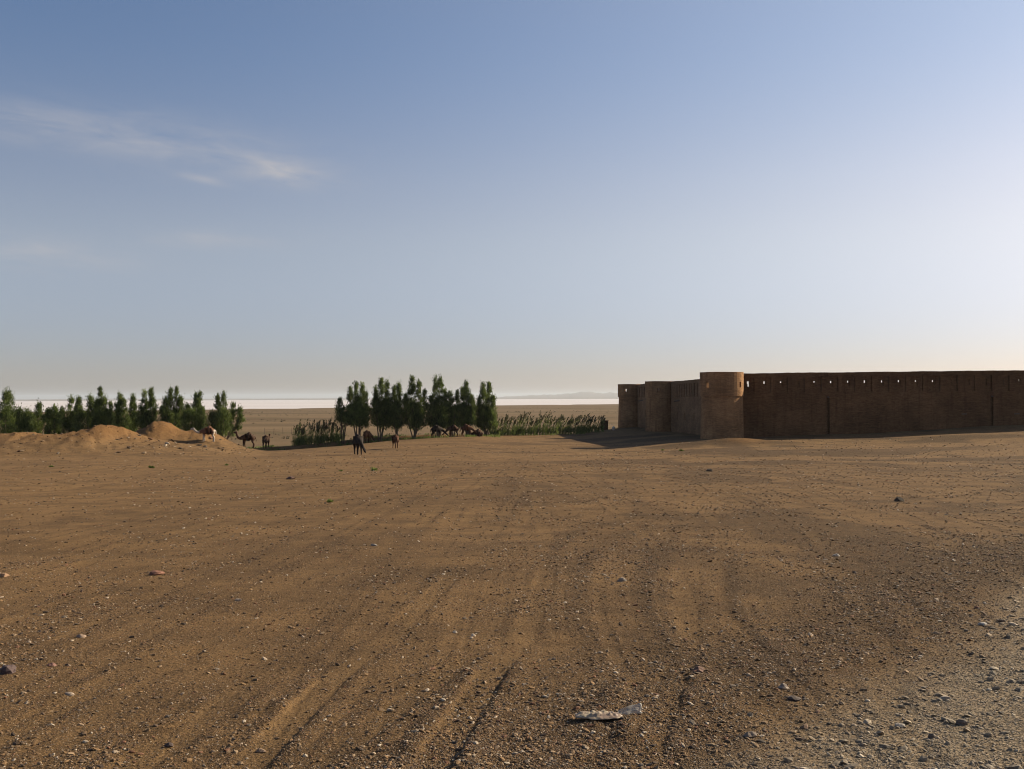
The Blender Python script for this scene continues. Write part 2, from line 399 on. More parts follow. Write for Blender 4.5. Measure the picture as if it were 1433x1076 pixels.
def build_gravel():
    n = 300000
    u = rng.random(n); a_ = -1.0
    r = (3.6**a_ + u*(118**a_ - 3.6**a_))**(1/a_)
    th = np.radians(rng.uniform(-31, 31, n))
    x = r*np.sin(th); y = r*np.cos(th)
    rut, edge, _, _, band = track_fields(x, y); grey, gdark = grey_field(x, y)
    cl = ss(-.05, .25, vnoise(x/1.2, y/1.6, 50) + .6*vnoise(x/.35, y/.35, 51))
    dens = .10 + .05*ss(14, 6, r) + .32*cl + .22*np.clip(streak(x, y), -.4, 1) + .25*edge + .72*gdark*ss(3.5, 5.5, y) + .34*grey + .18*ss(-4, 6, x)*cl + .10*ss(-4, 6, x) - .06*rut
    keep = rng.random(n) < np.clip(dens, .03, 1)
    x, y, r = x[keep], y[keep], r[keep]; n = len(x)
    smin = np.maximum(.0030, .00046*r)
    sz = smin*(1-rng.random(n))**(-1/2.7)
    sz = np.minimum(sz, .012 + .00055*r + .010*grey_field(x, y)[0] + .006*(rng.random(n) < .02))
    n2 = 2600; x2 = rng.uniform(-75, -26, n2); y2 = rng.uniform(82, 116, n2); k2 = mounds(x2, y2) > .15; x2, y2 = x2[k2], y2[k2]
    x = np.concatenate([x, x2]); y = np.concatenate([y, y2]); sz = np.concatenate([sz, .035*(1-rng.random(len(x2)))**(-1/2.4)]); sz = np.minimum(sz, .2); n = len(x)
    v, f = ico()
    nv = len(v)
    sc = np.stack([rng.uniform(.8,1.7,n), rng.uniform(.7,1.2,n), rng.uniform(.35,.75,n)], 1)*sz[:, None]
    P = v[None]*(1 + rng.uniform(-.28, .28, (n, nv, 1)))*sc[:, None, :]
    rot = rng.uniform(0, 2*math.pi, n); c, s = np.cos(rot)[:, None], np.sin(rot)[:, None]
    X = P[..., 0]*c - P[..., 1]*s + x[:, None]; Y = P[..., 0]*s + P[..., 1]*c + y[:, None]
    tilt = rng.normal(0, .25, (n, 1))
    Z = P[..., 2] + P[..., 0]*tilt + (full_z(x, y) + sz*.22)[:, None]
    V = np.stack([X, Y, Z], -1).reshape(-1, 3)
    Fc = (f[None] + (np.arange(n)*nv)[:, None, None]).reshape(-1, 3)
    col = PAL[rng.choice(len(PAL), n, p=PW)]*rng.uniform(.75, 1.25, (n, 1))
    pale = rng.random(n) < .038; col[pale] = (.37, .31, .235)
    g2 = grey_field(x, y)[0][:, None]
    lum = col.mean(1, keepdims=True)
    col = col*(1-.8*g2) + .8*g2*(lum*.8 + .085)*np.array([1.42, 1.18, .85])
    C = np.ones((n, nv, 4)); C[..., :3] = col[:, None]
    me = np_mesh('gravel', V, Fc, False); add_attr(me, 'tint', C.reshape(-1, 4), 'FLOAT_COLOR')
    tag(link('gravel', me, STONE), 'loose brown and grey gravel strewn over the bare dirt lot', 'gravel', kind='stuff')
build_gravel()
def build_grit():
    n = 330000
    r = 1/(1/3.7 + rng.random(n)*(1/17 - 1/3.7)); th = np.radians(rng.uniform(-30, 30, n)); x = r*np.sin(th); y = r*np.cos(th)
    cl = ss(-.1, .3, vnoise(x/.9, y/1.2, 52) + .6*vnoise(x/.25, y/.25, 53)); rut, edge, _, _, _ = track_fields(x, y); grey, gdark = grey_field(x, y)
    keep = rng.random(n) < np.clip(.25 + .35*cl + .3*edge + .3*gdark + .2*grey + .15*ss(-3, 6, x) - .2*rut, .05, 1)
    x, y, r, grey = x[keep], y[keep], r[keep], grey[keep]; n = len(x)
    sz = np.maximum(.0020, .00036*r)*np.minimum(2.2, (1-rng.random(n))**(-1/4))
    v = np.array([(1,0,0),(0,1,0),(-1,0,0),(0,-1,0),(0,0,1)], float); f = np.array([(0,1,4),(1,2,4),(2,3,4),(3,0,4)])
    P = v[None]*(1 + rng.uniform(-.35, .35, (n, 5, 1)))*sz[:, None, None]*np.array([1.3, 1.0, .75])
    rot = rng.uniform(0, 6.28, n); c, s = np.cos(rot)[:, None], np.sin(rot)[:, None]
    V = np.stack([P[..., 0]*c - P[..., 1]*s + x[:, None], P[..., 0]*s + P[..., 1]*c + y[:, None], P[..., 2] + (full_z(x, y) + .001)[:, None]], -1).reshape(-1, 3)
    col = PAL[rng.choice(len(PAL), n, p=PW)]*rng.uniform(.7, 1.3, (n, 1)); C = np.ones((n, 5, 4)); C[..., :3] = col[:, None]
    g2 = grey[:, None]; col = col*(1-.8*g2) + .8*g2*(col.mean(1, keepdims=True)*.8 + .085)*np.array([1.42, 1.18, .85]); C[..., :3] = col[:, None]
    me = np_mesh('fine_grit', V, (f[None] + (np.arange(n)*5)[:, None, None]).reshape(-1, 3)); add_attr(me, 'tint', C.reshape(-1, 4), 'FLOAT_COLOR')
    tag(link('fine_grit', me, STONE), 'fine dark and pale grit covering the near part of the lot', 'grit', kind='stuff')
build_grit()

def stone(px, py, wpx, col, label, flat=.55, name='stone'):
    x, Y = plane_xy(px, py); s = wpx/F*Y/2
    import bmesh
    bm = bmesh.new(); bmesh.ops.create_icosphere(bm, subdivisions=2, radius=1.0)
    rs = random.Random(int(px*31+py))
    ph = [rs.uniform(0, 6) for _ in range(6)]
    for v in bm.verts:
        c = v.co
        k = 1 + .18*math.sin(3*c.x+ph[0]) + .15*math.sin(4*c.y+ph[1]) + .12*math.sin(5*c.z+ph[2]) + rs.uniform(-.09, .09)
        v.co = Vector((c.x*k*rs.uniform(.96,1.04), c.y*k*.75, c.z*k*flat))
        if v.co.z < -.3*flat: v.co.z = -.3*flat
    bmesh.ops.scale(bm, vec=(s, s, s), verts=bm.verts)
    me = bpy.data.meshes.new(name); bm.to_mesh(me); bm.free()
    add_attr(me, 'tint', np.tile((*[k_*.62 for k_ in col], 1), (len(me.vertices), 1)), 'FLOAT_COLOR')
    o = link(name, me, STONE); o.location = (x, Y, gndf(x, Y) + s*flat*.22); o.rotation_euler = (rs.uniform(-.15,.15), rs.uniform(-.2,.2), rs.uniform(-.5,.5))
    tag(o, label, 'stone', 'larger stones scattered over the lot')
    return o
STONES = [
 (221,803,19,(.30,.15,.10),'reddish brown stone lying alone on smooth tan dirt at middle left',.6),
 (4,806,16,(.36,.22,.13),'pale orange stone cut by the left edge of the picture',.5),
 (13,943,24,(.13,.09,.085),'dark purplish wedge of stone near the left edge, low down',.7),
 (114,892,15,(.38,.27,.19),'flat pinkish stone on tan dirt above the dark wedge of stone',.4),
 (73,933,11,(.26,.14,.11),'small dull red stone to the right of the dark wedge of stone',.7),
 (97,974,15,(.46,.36,.27),'thin pale slab of stone on the lower left dirt',.35),
 (334,841,9,(.52,.43,.34),'small cream stone in open tan dirt left of the centre',.7),
 (236,1042,16,(.11,.08,.07),'blackish stone near the bottom edge at left',.5),
 (366,1049,14,(.36,.25,.17),'rounded tan stone near the bottom edge left of the tyre tracks',.6),
 (406,673,12,(.17,.10,.075),'small dark clod far out on the lot in line with the left camels',.6),
 (523,763,9,(.50,.44,.37),'pale flat stone in the middle of the lot below the grazing camels',.5),
 (868,812,13,(.40,.34,.27),'pale grey stone among dark gravel right of the centre',.6),
 (975,942,19,(.22,.13,.095),'dark red brown stone beside the rutted track, right of the litter',.55),
 (1046,1028,18,(.30,.24,.19),'upright grey brown stone at the lower right by two dark gravel clumps',.8),
 (1094,964,16,(.38,.31,.25),'pale angular stone at the head of the dark gravel heap',.7),
 (1108,980,22,(.13,.10,.085),'long dark stone lying across the gravel heap at lower right',.4),
 (1255,1013,16,(.46,.40,.33),'flat whitish stone on the grey gravel in the lower right corner',.4),
 (1340,1009,16,(.21,.17,.14),'dark rounded stone on the grey gravel near the right corner',.7),
 (1300,1029,13,(.17,.14,.12),'small dark stone left of the rounded stone in the right corner',.8),
 (1318,976,15,(.40,.34,.27),'pale oval stone in the grey gravel above the corner stones',.6),
 (1372,873,14,(.56,.51,.44),'bright flat stone on the gravel road near the right edge',.4),
 (1168,778,10,(.50,.45,.38),'small pale stone alone below the long fortress wall',.6),
 (1258,700,14,(.10,.08,.06),'dark clod on the rise before the right part of the wall',.6),
 (992,661,9,(.09,.07,.055),'small black stone in front of the round corner tower',.7),
]
for a in STONES: stone(*a)

# ------------------------------------------------------------------ plastic litter
def litter():
    x, Y = plane_xy(836, 1012)
    root = empty('plastic_bag', (x, Y, gndf(x, Y) + .004))
    root.scale = (.9, .9, .85)
    tag(root, 'torn cream plastic bag lying crumpled on the dirt with a clear flap lifted', 'plastic bag')
    m, nt, b = new_mat('cream_plastic')
    co = N(nt, 'ShaderNodeTexCoord').outputs['Object']
    L(nt, mixc(nt, rng_map(nt, noise(nt, co, 14, 3), .4, .6), (.31, .25, .165), (.21, .15, .11)), b.inputs['Base Color'])
    b.inputs['Roughness'].default_value = .45
    nx, ny = 46, 18
    u, v = np.meshgrid(np.linspace(-1, 1, nx), np.linspace(-1, 1, ny), indexing='ij')
    X = u*.145 + .012*vnoise(u*5, v*5, 60); Yy = v*.07*(1-.45*u*u) + .02*vnoise(u*4+9, v*3, 61)
    ridge = np.abs(vnoise(u*4.2, v*2.6, 62)) + .8*np.abs(vnoise(u*9, v*5, 63))
    Z = .008 + .034*(1-u**4)*(1-v*v)*(.35 + ridge) - .004
    V = np.stack([X, Yy, Z], -1).reshape(-1, 3)
    i = np.arange(nx-1)[:, None]*ny; j = np.arange(ny-1)[None]
    Fq = np.stack([i+j, i+ny+j, i+ny+j+1, i+j+1], -1).reshape(-1, 4)
    o = link('crumpled_body', np_mesh('crumpled_body', V, Fq, True), m, root)
    sm = o.modifiers.new('thickness', 'SOLIDIFY'); sm.thickness = .002
    m2, nt, b = new_mat('clear_film'); b.inputs['Base Color'].default_value = (.40, .38, .34, 1)
    b.inputs['Roughness'].default_value = .35; b.inputs['Alpha'].default_value = .42
    u, v = np.meshgrid(np.linspace(0, 1, 18), np.linspace(0, 1, 12), indexing='ij')
    X = .12 + u*.15 + .01*vnoise(u*3, v*3, 64); Yy = .01 + .05*v*u + .03*vnoise(u*3+4, v*2, 65); Z = .012 + v*(.02 + .06*u**.8)*(1 - .35*u*u) + .012*vnoise(u*4, v*4, 66)
    V = np.stack([X, Yy, Z], -1).reshape(-1, 3); i = np.arange(17)[:, None]*12; j = np.arange(11)[None]
    Fq = np.stack([i+j, i+12+j, i+12+j+1, i+j+1], -1).reshape(-1, 4)
    o = link('clear_flap', np_mesh('clear_flap', V, Fq, True), m2, root); o['label'] = 'clear wrinkled flap lifted by the wind'
    sm = o.modifiers.new('thickness', 'SOLIDIFY'); sm.thickness = .0012
litter()

# ------------------------------------------------------------------ caravanserai
def adobe(name, col=(.142, .075, .036)):
    m, nt, b = new_mat(name)
    co = N(nt, 'ShaderNodeTexCoord').outputs['Object']
    big = noise(nt, co, .35, 5, .6); mid = noise(nt, co, 2.2, 5, .65); fine = noise(nt, co, 16, 4, .65)
    c = mixc(nt, rng_map(nt, big, .35, .65), [k*.72 for k in col], [k*1.28 for k in col])
    c = mixc(nt, rng_map(nt, mid, .52, .72, 0, .6), c, [col[0]*.62, col[1]*.58, col[2]*.55])
    mp = N(nt, 'ShaderNodeMapping'); L(nt, co, mp.inputs[0]); mp.inputs['Scale'].default_value = (.5, .5, 7)
    crs = noise(nt, mp.outputs[0], 1.6, 4, .7)
    c = mixc(nt, rng_map(nt, crs, .48, .66, 0, .5), c, [col[0]*1.5, col[1]*1.42, col[2]*1.3])
    mp2 = N(nt, 'ShaderNodeMapping'); L(nt, co, mp2.inputs[0]); mp2.inputs['Scale'].default_value = (2.2, 2.2, .16)
    c = mixc(nt, rng_map(nt, noise(nt, mp2.outputs[0], 1.0, 4, .6), .52, .68, 0, .55), c, [col[0]*.6, col[1]*.56, col[2]*.55])
    br = N(nt, 'ShaderNodeTexVoronoi'); mp3 = N(nt, 'ShaderNodeMapping'); L(nt, co, mp3.inputs[0]); mp3.inputs['Scale'].default_value = (3.2, 3.2, 9); L(nt, mp3.outputs[0], br.inputs['Vector']); br.inputs['Scale'].default_value = 1
    bs = N(nt, 'ShaderNodeSeparateColor'); L(nt, br.outputs['Color'], bs.inputs[0])
    c = mixc(nt, 1.0, c, mixc(nt, bs.outputs[0], (.84,.83,.82), (1.16,1.15,1.13)), 'MULTIPLY')
    c = mixc(nt, 1.0, c, mixc(nt, fine, (.8,.8,.8), (1.2,1.2,1.2)), 'MULTIPLY')
    L(nt, c, b.inputs['Base Color']); b.inputs['Roughness'].default_value = .95; b.inputs['Specular IOR Level'].default_value = .1
    n1 = bump(nt, mid, .5, .08); n1 = bump(nt, crs, .5, .05, n1); n1 = bump(nt, fine, .5, .02, n1)
    L(nt, n1, b.inputs['Normal'])
    return m
ADOBE = adobe('mud_plaster'); ADOBE_LIT = adobe('tower_adobe_lit', (.255, .145, .072))  # tower copy of the same adobe, sunlight on its parapet put into the colour
WOOD, nt, b = new_mat('old_wood')
L(nt, mixc(nt, noise(nt, N(nt, 'ShaderNodeTexCoord').outputs['Object'], 8, 4), (.06,.04,.028), (.14,.095,.06)), b.inputs['Base Color'])

def relief(fmap, u0, u1, z0, z1, opens, T, du=.7, dz=.7, top=True, closed=False):
    """wall of thickness T: front face with recesses (depth) and through holes (depth None), back face, reveals and top.
       fmap(u, z, d) gives the point at depth d behind the face."""
    us = set(np.round(np.linspace(u0, u1, max(2, int((u1-u0)/du)+1)), 4)); zs = set(np.round(np.linspace(z0, z1, max(2, int((z1-z0)/dz)+1)), 4))
    cu, cz = set(), set()
    for a, b_, c, d, _ in opens: cu |= {round(a,4), round(b_,4)}; cz |= {round(c,4), round(d,4)}
    def merge(g, cuts):
        g = [k for k in g if all(abs(k-c) > .06 for c in cuts)]
        return sorted(set(g) | cuts)
    keepu = {round(u0,4), round(u1,4)}; keepz = {round(z0,4), round(z1,4)}
    us = merge(us - keepu, {c for c in cu if u0 < c < u1} | keepu); zs = merge(zs - keepz, {c for c in cz if z0 < c < z1} | keepz)
    nu, nz = len(us)-1, len(zs)-1
    D = [[0.0]*nz for _ in range(nu)]
    for a, b_, c, d, dep in opens:
        for i in range(nu):
            mu = (us[i]+us[i+1])/2
            if not a < mu < b_: continue
            for j in range(nz):
                if c < (zs[j]+zs[j+1])/2 < d: D[i][j] = dep
    mb = MB(); idx = {}
    def P(u, z, d):
        k = (round(u,4), round(z,4), round(d,4))
        if k not in idx:
            idx[k] = len(mb.v); mb.v.append(tuple(fmap(u, z, d)))
        return idx[k]
    for i in range(nu):
        for j in range(nz):
            a, b_, c, d = us[i], us[i+1], zs[j], zs[j+1]; q = D[i][j]
            if q is not None: mb.f.append((P(a,c,q), P(b_,c,q), P(b_,d,q), P(a,d,q)))
            if q is not None: mb.f.append((P(a,c,T), P(a,d,T), P(b_,d,T), P(b_,c,T)))
            e = T if q is None else q
            for (i2, j2, p, r_) in ((i+1, j, (b_,c), (b_,d)), (i, j+1, (a,d), (b_,d))):
                if i2 >= nu:
                    if closed: i2 = 0
                    else: continue
                if j2 >= nz: continue
                e2 = D[i2][j2]; e2 = T if e2 is None else e2
                if abs(e-e2) > 1e-6: mb.f.append((P(*p, e), P(*r_, e), P(*r_, e2), P(*p, e2)))
    if top:
        for i in range(nu): 
            a, b_ = us[i], us[i+1]; q = D[i][nz-1]; q = 0 if q is None else q
            mb.f.append((P(a,z1,q), P(b_,z1,q), P(b_,z1,T), P(a,z1,T)))
    if not closed:
        for ue, i in ((u0, 0), (u1, nu-1)):
            for j in range(nz):
                q = D[i][j]
                if q is None: continue
                mb.f.append((P(ue,zs[j],q), P(ue,zs[j+1],q), P(ue,zs[j+1],T), P(ue,zs[j],T)))
    return mb

def line_map(A, B, slope=0.0, z_top=4.4, seed=0, flip=False, batter=0.0):
    A = np.array(A); B = np.array(B); d = (B-A)/np.linalg.norm(B-A); n = np.array([-d[1], d[0]])*(-1 if flip else 1)
    def f(u, z, dep):
        zz = z
        if z > 1.0:
            k = (z-1.0)/(z_top-1.0); zz = z + slope*u*k
            if z >= z_top-.01: zz += .06*float(vnoise(np.array([u*.45]), np.array([seed+.3]), seed)[0]) + .04*float(vnoise(np.array([u*1.9]), np.array([seed+.3]), seed+1)[0])
        w = .05*float(vnoise(np.array([u*.5]), np.array([z*.5]), seed+3)[0]) - batter*max(0, 2.0-z)
        p = A + d*u + n*(dep + w)
        return (p[0], p[1], zz)
    return f, float(np.linalg.norm(B-A))

fort = empty('caravanserai', (24.6, 117, gnd(24.6, 117)))
tag(fort, 'long low mud brick caravanserai with round corner towers and a row of loopholes', 'caravanserai')
def fpart(mb, name, mat, parent=fort, smooth=False, label=None):
    o = mb.build(name, mat, parent, smooth)
    o.matrix_parent_inverse = fort.matrix_basis.inverted() if parent is fort else o.matrix_parent_inverse
    if label: o['label'] = label
    return o
fort_inv = None
bpy.context.view_layer.update()

ZB = -5.6
# front wall facing the lot
FA, FB = (25.6, 118.0), (80.0, 113.2)
fm, FL = line_map(FA, FB, slope=.0055, z_top=4.42, seed=70, batter=.012)
bay = 1.925
def bay_u(k): return 0.62 + (gx(1049, 117.2) - FA[0]) + bay*k - .0
wall_open = []
for u in (gx(1160,116.6)-FA[0]+.05, gx(1390,115)-FA[0]+.1):
    wall_open.append((u-.17, u+.17, ZB+.2, 1.55, .42))
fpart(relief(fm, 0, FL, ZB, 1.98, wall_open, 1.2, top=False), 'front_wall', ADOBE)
par = []
nb = int((FL-1.2)/bay)
solid = {3, 12, 13, 14, 15}
for k in range(nb):
    c = gx(1049, 117.2) - FA[0] + bay*k
    par.append((c-.62, c+.72, 2.1 + random.uniform(-.05,.1), 3.92, .17))
    par.append((c-.05, c+.18, 2.80 + random.uniform(-.06,.06), 3.50, .34))
    if k not in solid: dd = random.uniform(-.04, .04); par.append((c-.15+dd, c+.04+dd*.5, 3.22 + random.uniform(-.05,.05), 3.44 + random.uniform(-.03,.05), None))
    if k == 0: par.append((c-.06, c+.12, 2.85, 3.47, None))
    par.append((c+.61, c+.71, 2.15, 3.88, .27))
par.append((0, FL, 3.96, 4.06, -.06)); par.append((0, FL, 1.98, 2.06, -.05))
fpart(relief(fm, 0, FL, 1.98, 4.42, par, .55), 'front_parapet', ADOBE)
mb = MB()
for u in (gx(1160,116.6)-FA[0]+.05, gx(1390,115)-FA[0]+.1):
    p0 = Vector(fm(u, 1.62, .3)); p1 = Vector(fm(u, 1.55, -.42))
    q = MB(); q.tube([p0, p1], [.07, .06], 6)
    fpart(q, 'drain_spout', WOOD)
for u in (gx(1352,115.2)-FA[0], gx(1427,114.6)-FA[0]):
    q = MB(); q.tube([fm(u-.25, -.42, -.06), fm(u+.3, -.40, -.10)], [.06, .05], 6)
    fpart(q, 'timber_peg', WOOD)

# side wall running back past the middle tower to the far tower
SA, SB = (25.9, 117.5), (20.7, 168.0)
sm_, SL = line_map(SA, SB, slope=-.006, z_top=4.08, seed=80, flip=True, batter=.01)
so, sp = [], []
def s_at(px):
    # distance along the side wall seen at column px of the photo
    k = (px-716.5)/F; ax, ay = SA; dx, dy = (SB[0]-ax)/SL, (SB[1]-ay)/SL
    return (k*ay - ax)/(dx - k*dy)
for x0, x1, n in ((978, 946, 9), (903, 892, 5)):
    s0, s1 = s_at(x0), s_at(x1)
    for k in range(n):
        c = s0 + (s1-s0)*(k+.6)/n; w = abs(s1-s0)/n*.2
        sp.append((c-w, c+w, 1.72, 3.6, .36))
for px in (971, 958.5, 947.5, 903.5):
    s = s_at(px); so.append((s-.22, s+.22, -1.55, -.45, .35))
SIDE_SKYLIT = adobe('side_wall_skylit', (.190, .115, .064))  # wall adobe lightened: sky light on this face put into the base colour
fpart(relief(sm_, 0, SL, ZB, 1.6, so, 1.2, top=False), 'side_wall', SIDE_SKYLIT)
fpart(relief(sm_, 0, SL, 1.6, 4.08, sp, .45), 'side_parapet', SIDE_SKYLIT)
for px in (951, 900):
    s = s_at(px); q = MB(); q.tube([sm_(s, 1.25, .3), sm_(s+.3, 1.05, -.75)], [.1, .08], 6); fpart(q, 'drain_spout', WOOD)
# inner court walls and roof terraces (front and side ranges are 6 m deep)
def quad_slab(pts, z0, z1):
    q = MB(); n = len(pts)
    q.poly([(p[0], p[1], z1) for p in pts]); q.poly([(p[0], p[1], z0) for p in reversed(pts)])
    for i in range(n):
        a, b_ = pts[i], pts[(i+1) % n]; q.poly([(a[0],a[1],z0),(b_[0],b_[1],z0),(b_[0],b_[1],z1),(a[0],a[1],z1)])
    return q
fpart(quad_slab([(27.4,119.2),(80,114.4),(80.5,119.5),(33.2,123.6)], ZB, 1.93), 'front_range', ADOBE)
fpart(quad_slab([(27.2,118.9),(33.0,123.9),(28.0,162.4),(22.0,167.5)], ZB, 1.53), 'side_range', ADOBE)
fpart(quad_slab([(22.3,167.8),(28.2,162.6),(84,158),(85,163)], ZB, 1.9), 'rear_range', ADOBE)

def tower(cx, cy, R, z_ring, z_top, hole_px, name_label, zrel_hole):
    root = None
    a0 = math.atan2(-cy, -cx)                     # angle towards the viewer's side
    def cyl(rf, seed):
        def f(u, z, d):
            a = a0 + u/R
            r_ = rf(z) - d + .04*float(vnoise(np.array([math.cos(u/R)*2.5]), np.array([z*.6 + math.sin(u/R)*2.5]), seed)[0])
            zz = z + (.05*float(vnoise(np.array([math.cos(u/R)*2]), np.array([math.sin(u/R)*2]), seed+1)[0]) if z >= z_top-.01 else 0)
            return (cx + r_*math.cos(a), cy + r_*math.sin(a), zz)
        return f
    U = math.pi*R
    def hole_u(px):
        k = (px-716.5)/F; lx = k*cy
        off = (lx-cx)*math.cos(math.atan2(cx, cy))  # sideways offset at the tower
        return R*math.asin(max(-.97, min(.97, off/R)))
    body = relief(cyl(lambda z: R - .13 + (z_ring - z)*.028, 90), -U, U, ZB, z_ring, [], .9, du=.42, dz=.8, top=True, closed=True)
    t_o = fpart(body, 'tower', ADOBE_LIT, smooth=False, label=name_label)
    ho = []
    for k_, px in enumerate(hole_px):
        u = hole_u(px); ho.append((u-.16, u+.16, zrel_hole-.32, zrel_hole+.32, None))
        if k_ == 0:
            e = (U - abs(u))*(1 if u >= 0 else -1); e = min(max(e, -U+.17), U-.17)
            ho.append((e-.16, e+.16, zrel_hole-.1, zrel_hole+.4, None))
    ho.append((-U, U, z_top-.62, z_top-.56, .035)) 
    ring = relief(cyl(lambda z: R, 95), -U, U, z_ring+.002, z_top, ho, .4, du=.42, dz=.6, closed=True)
    r_o = fpart(ring, 'tower_parapet', ADOBE_LIT, parent=t_o)
    # underside ledge of the ring and roof inside it
    q = MB(); n = 44
    for k in range(n):
        a, b_ = 2*math.pi*k/n, 2*math.pi*(k+1)/n
        pts = [(cx + rr_*math.cos(t), cy + rr_*math.sin(t), z_ring+.02) for rr_, t in ((R-.02,a),(R-.02,b_),(0.0,b_))]
        q.poly(pts)
    fpart(q, 'terrace', ADOBE_LIT, parent=t_o)
    return t_o
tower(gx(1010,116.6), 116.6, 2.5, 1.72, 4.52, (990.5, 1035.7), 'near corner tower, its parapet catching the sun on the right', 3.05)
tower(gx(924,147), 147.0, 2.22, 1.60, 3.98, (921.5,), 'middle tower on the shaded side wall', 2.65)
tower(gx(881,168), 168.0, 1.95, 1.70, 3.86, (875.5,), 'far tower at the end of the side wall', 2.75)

# squat brick pier by the reeds
def pier():
    Y = 166.0; x = gx(845.5, Y); g = gnd(x, Y); zt = gz(845, 588.2, Y)
    root = empty('brick_pier', (x, Y, g)); tag(root, 'squat square mud brick pier at the right end of the reeds', 'pier')
    h = zt - g
    q = MB(); q.box(-.58, .58, -.5, .5, -.6, h-.14); q.build('shaft', ADOBE, root)
    q = MB(); q.box(-.65, .65, -.57, .57, h-.138, h); q.build('cap', ADOBE, root)
pier()
def pale_sack():
    Y = 158.0; x = gx(858.5, Y); import bmesh
    bm = bmesh.new(); bmesh.ops.create_icosphere(bm, subdivisions=3, radius=1)
    for v in bm.verts:
        c = v.co; k = 1 + .12*math.sin(5*c.x+1) + .1*math.sin(6*c.z) + random.uniform(-.03,.03)
        v.co = Vector((c.x*.24*k, c.y*.2*k, max(-.3, c.z*.36*k)))
    me = bpy.data.meshes.new('sack'); bm.to_mesh(me); bm.free()
    m, nt, b = new_mat('sack_cloth'); L(nt, mixc(nt, noise(nt, N(nt,'ShaderNodeTexCoord').outputs['Object'], 6, 3), (.46,.40,.33), (.66,.58,.48)), b.inputs['Base Color'])
    o = link('sack', me, m); o.location = (x, Y, gnd(x, Y)+.28); tag(o, 'pale sack on the ground by the foot of the far tower', 'sack')
pale_sack()

# ------------------------------------------------------------------ trees
def foliage(name, c0, c1, trans=.35):
    m, nt, b = new_mat(name)
    t = attr(nt, 'tint')
    c = mixc(nt, t.outputs['Fac'], c0, c1)
    L(nt, c, b.inputs['Base Color']); b.inputs['Roughness'].default_value = .7; b.inputs['Specular IOR Level'].default_value = .2
    tl = N(nt, 'ShaderNodeBsdfTranslucent'); L(nt, c, tl.inputs['Color'])
    mx = N(nt, 'ShaderNodeMixShader'); mx.inputs[0].default_value = trans
    L(nt, b.outputs[0], mx.inputs[1]); L(nt, tl.outputs[0], mx.inputs[2])
    out = [n for n in nt.nodes if n.type == 'OUTPUT_MATERIAL'][0]; L(nt, mx.outputs[0], out.inputs['Surface'])
    return m
LEAF = foliage('tamarisk_leaf', (.030, .048, .013), (.165, .212, .055), .45)
REED = foliage('reed_leaf', (.062, .095, .022), (.190, .225, .065), .5)
PLUME = foliage('reed_plume', (.055, .055, .026), (.13, .12, .06), .3)
BARK, nt, b = new_mat('tamarisk_bark')
L(nt, mixc(nt, noise(nt, N(nt, 'ShaderNodeTexCoord').outputs['Object'], 7, 4), (.06,.042,.028), (.15,.105,.07)), b.inputs['Base Color']); b.inputs['Roughness'].default_value = .9

def sprigs(P, D, ln, wd, tint):
    """P centres, D unit directions: one slim kite per sprig"""
    n = len(P)
    rv = rng.normal(size=(n, 3)); S_ = np.cross(D, rv); S_ /= np.linalg.norm(S_, axis=1, keepdims=True)+1e-9
    a = P - D*ln[:, None]*.5; c = P + D*ln[:, None]*.5; mid_ = P + D*ln[:, None]*.05 
    V = np.stack([a, mid_ + S_*wd[:, None]*.5, c, mid_ - S_*wd[:, None]*.5], 1).reshape(-1, 3)
    Fq = np.arange(n*4).reshape(n, 4)
    return V, Fq, np.repeat(tint, 4)

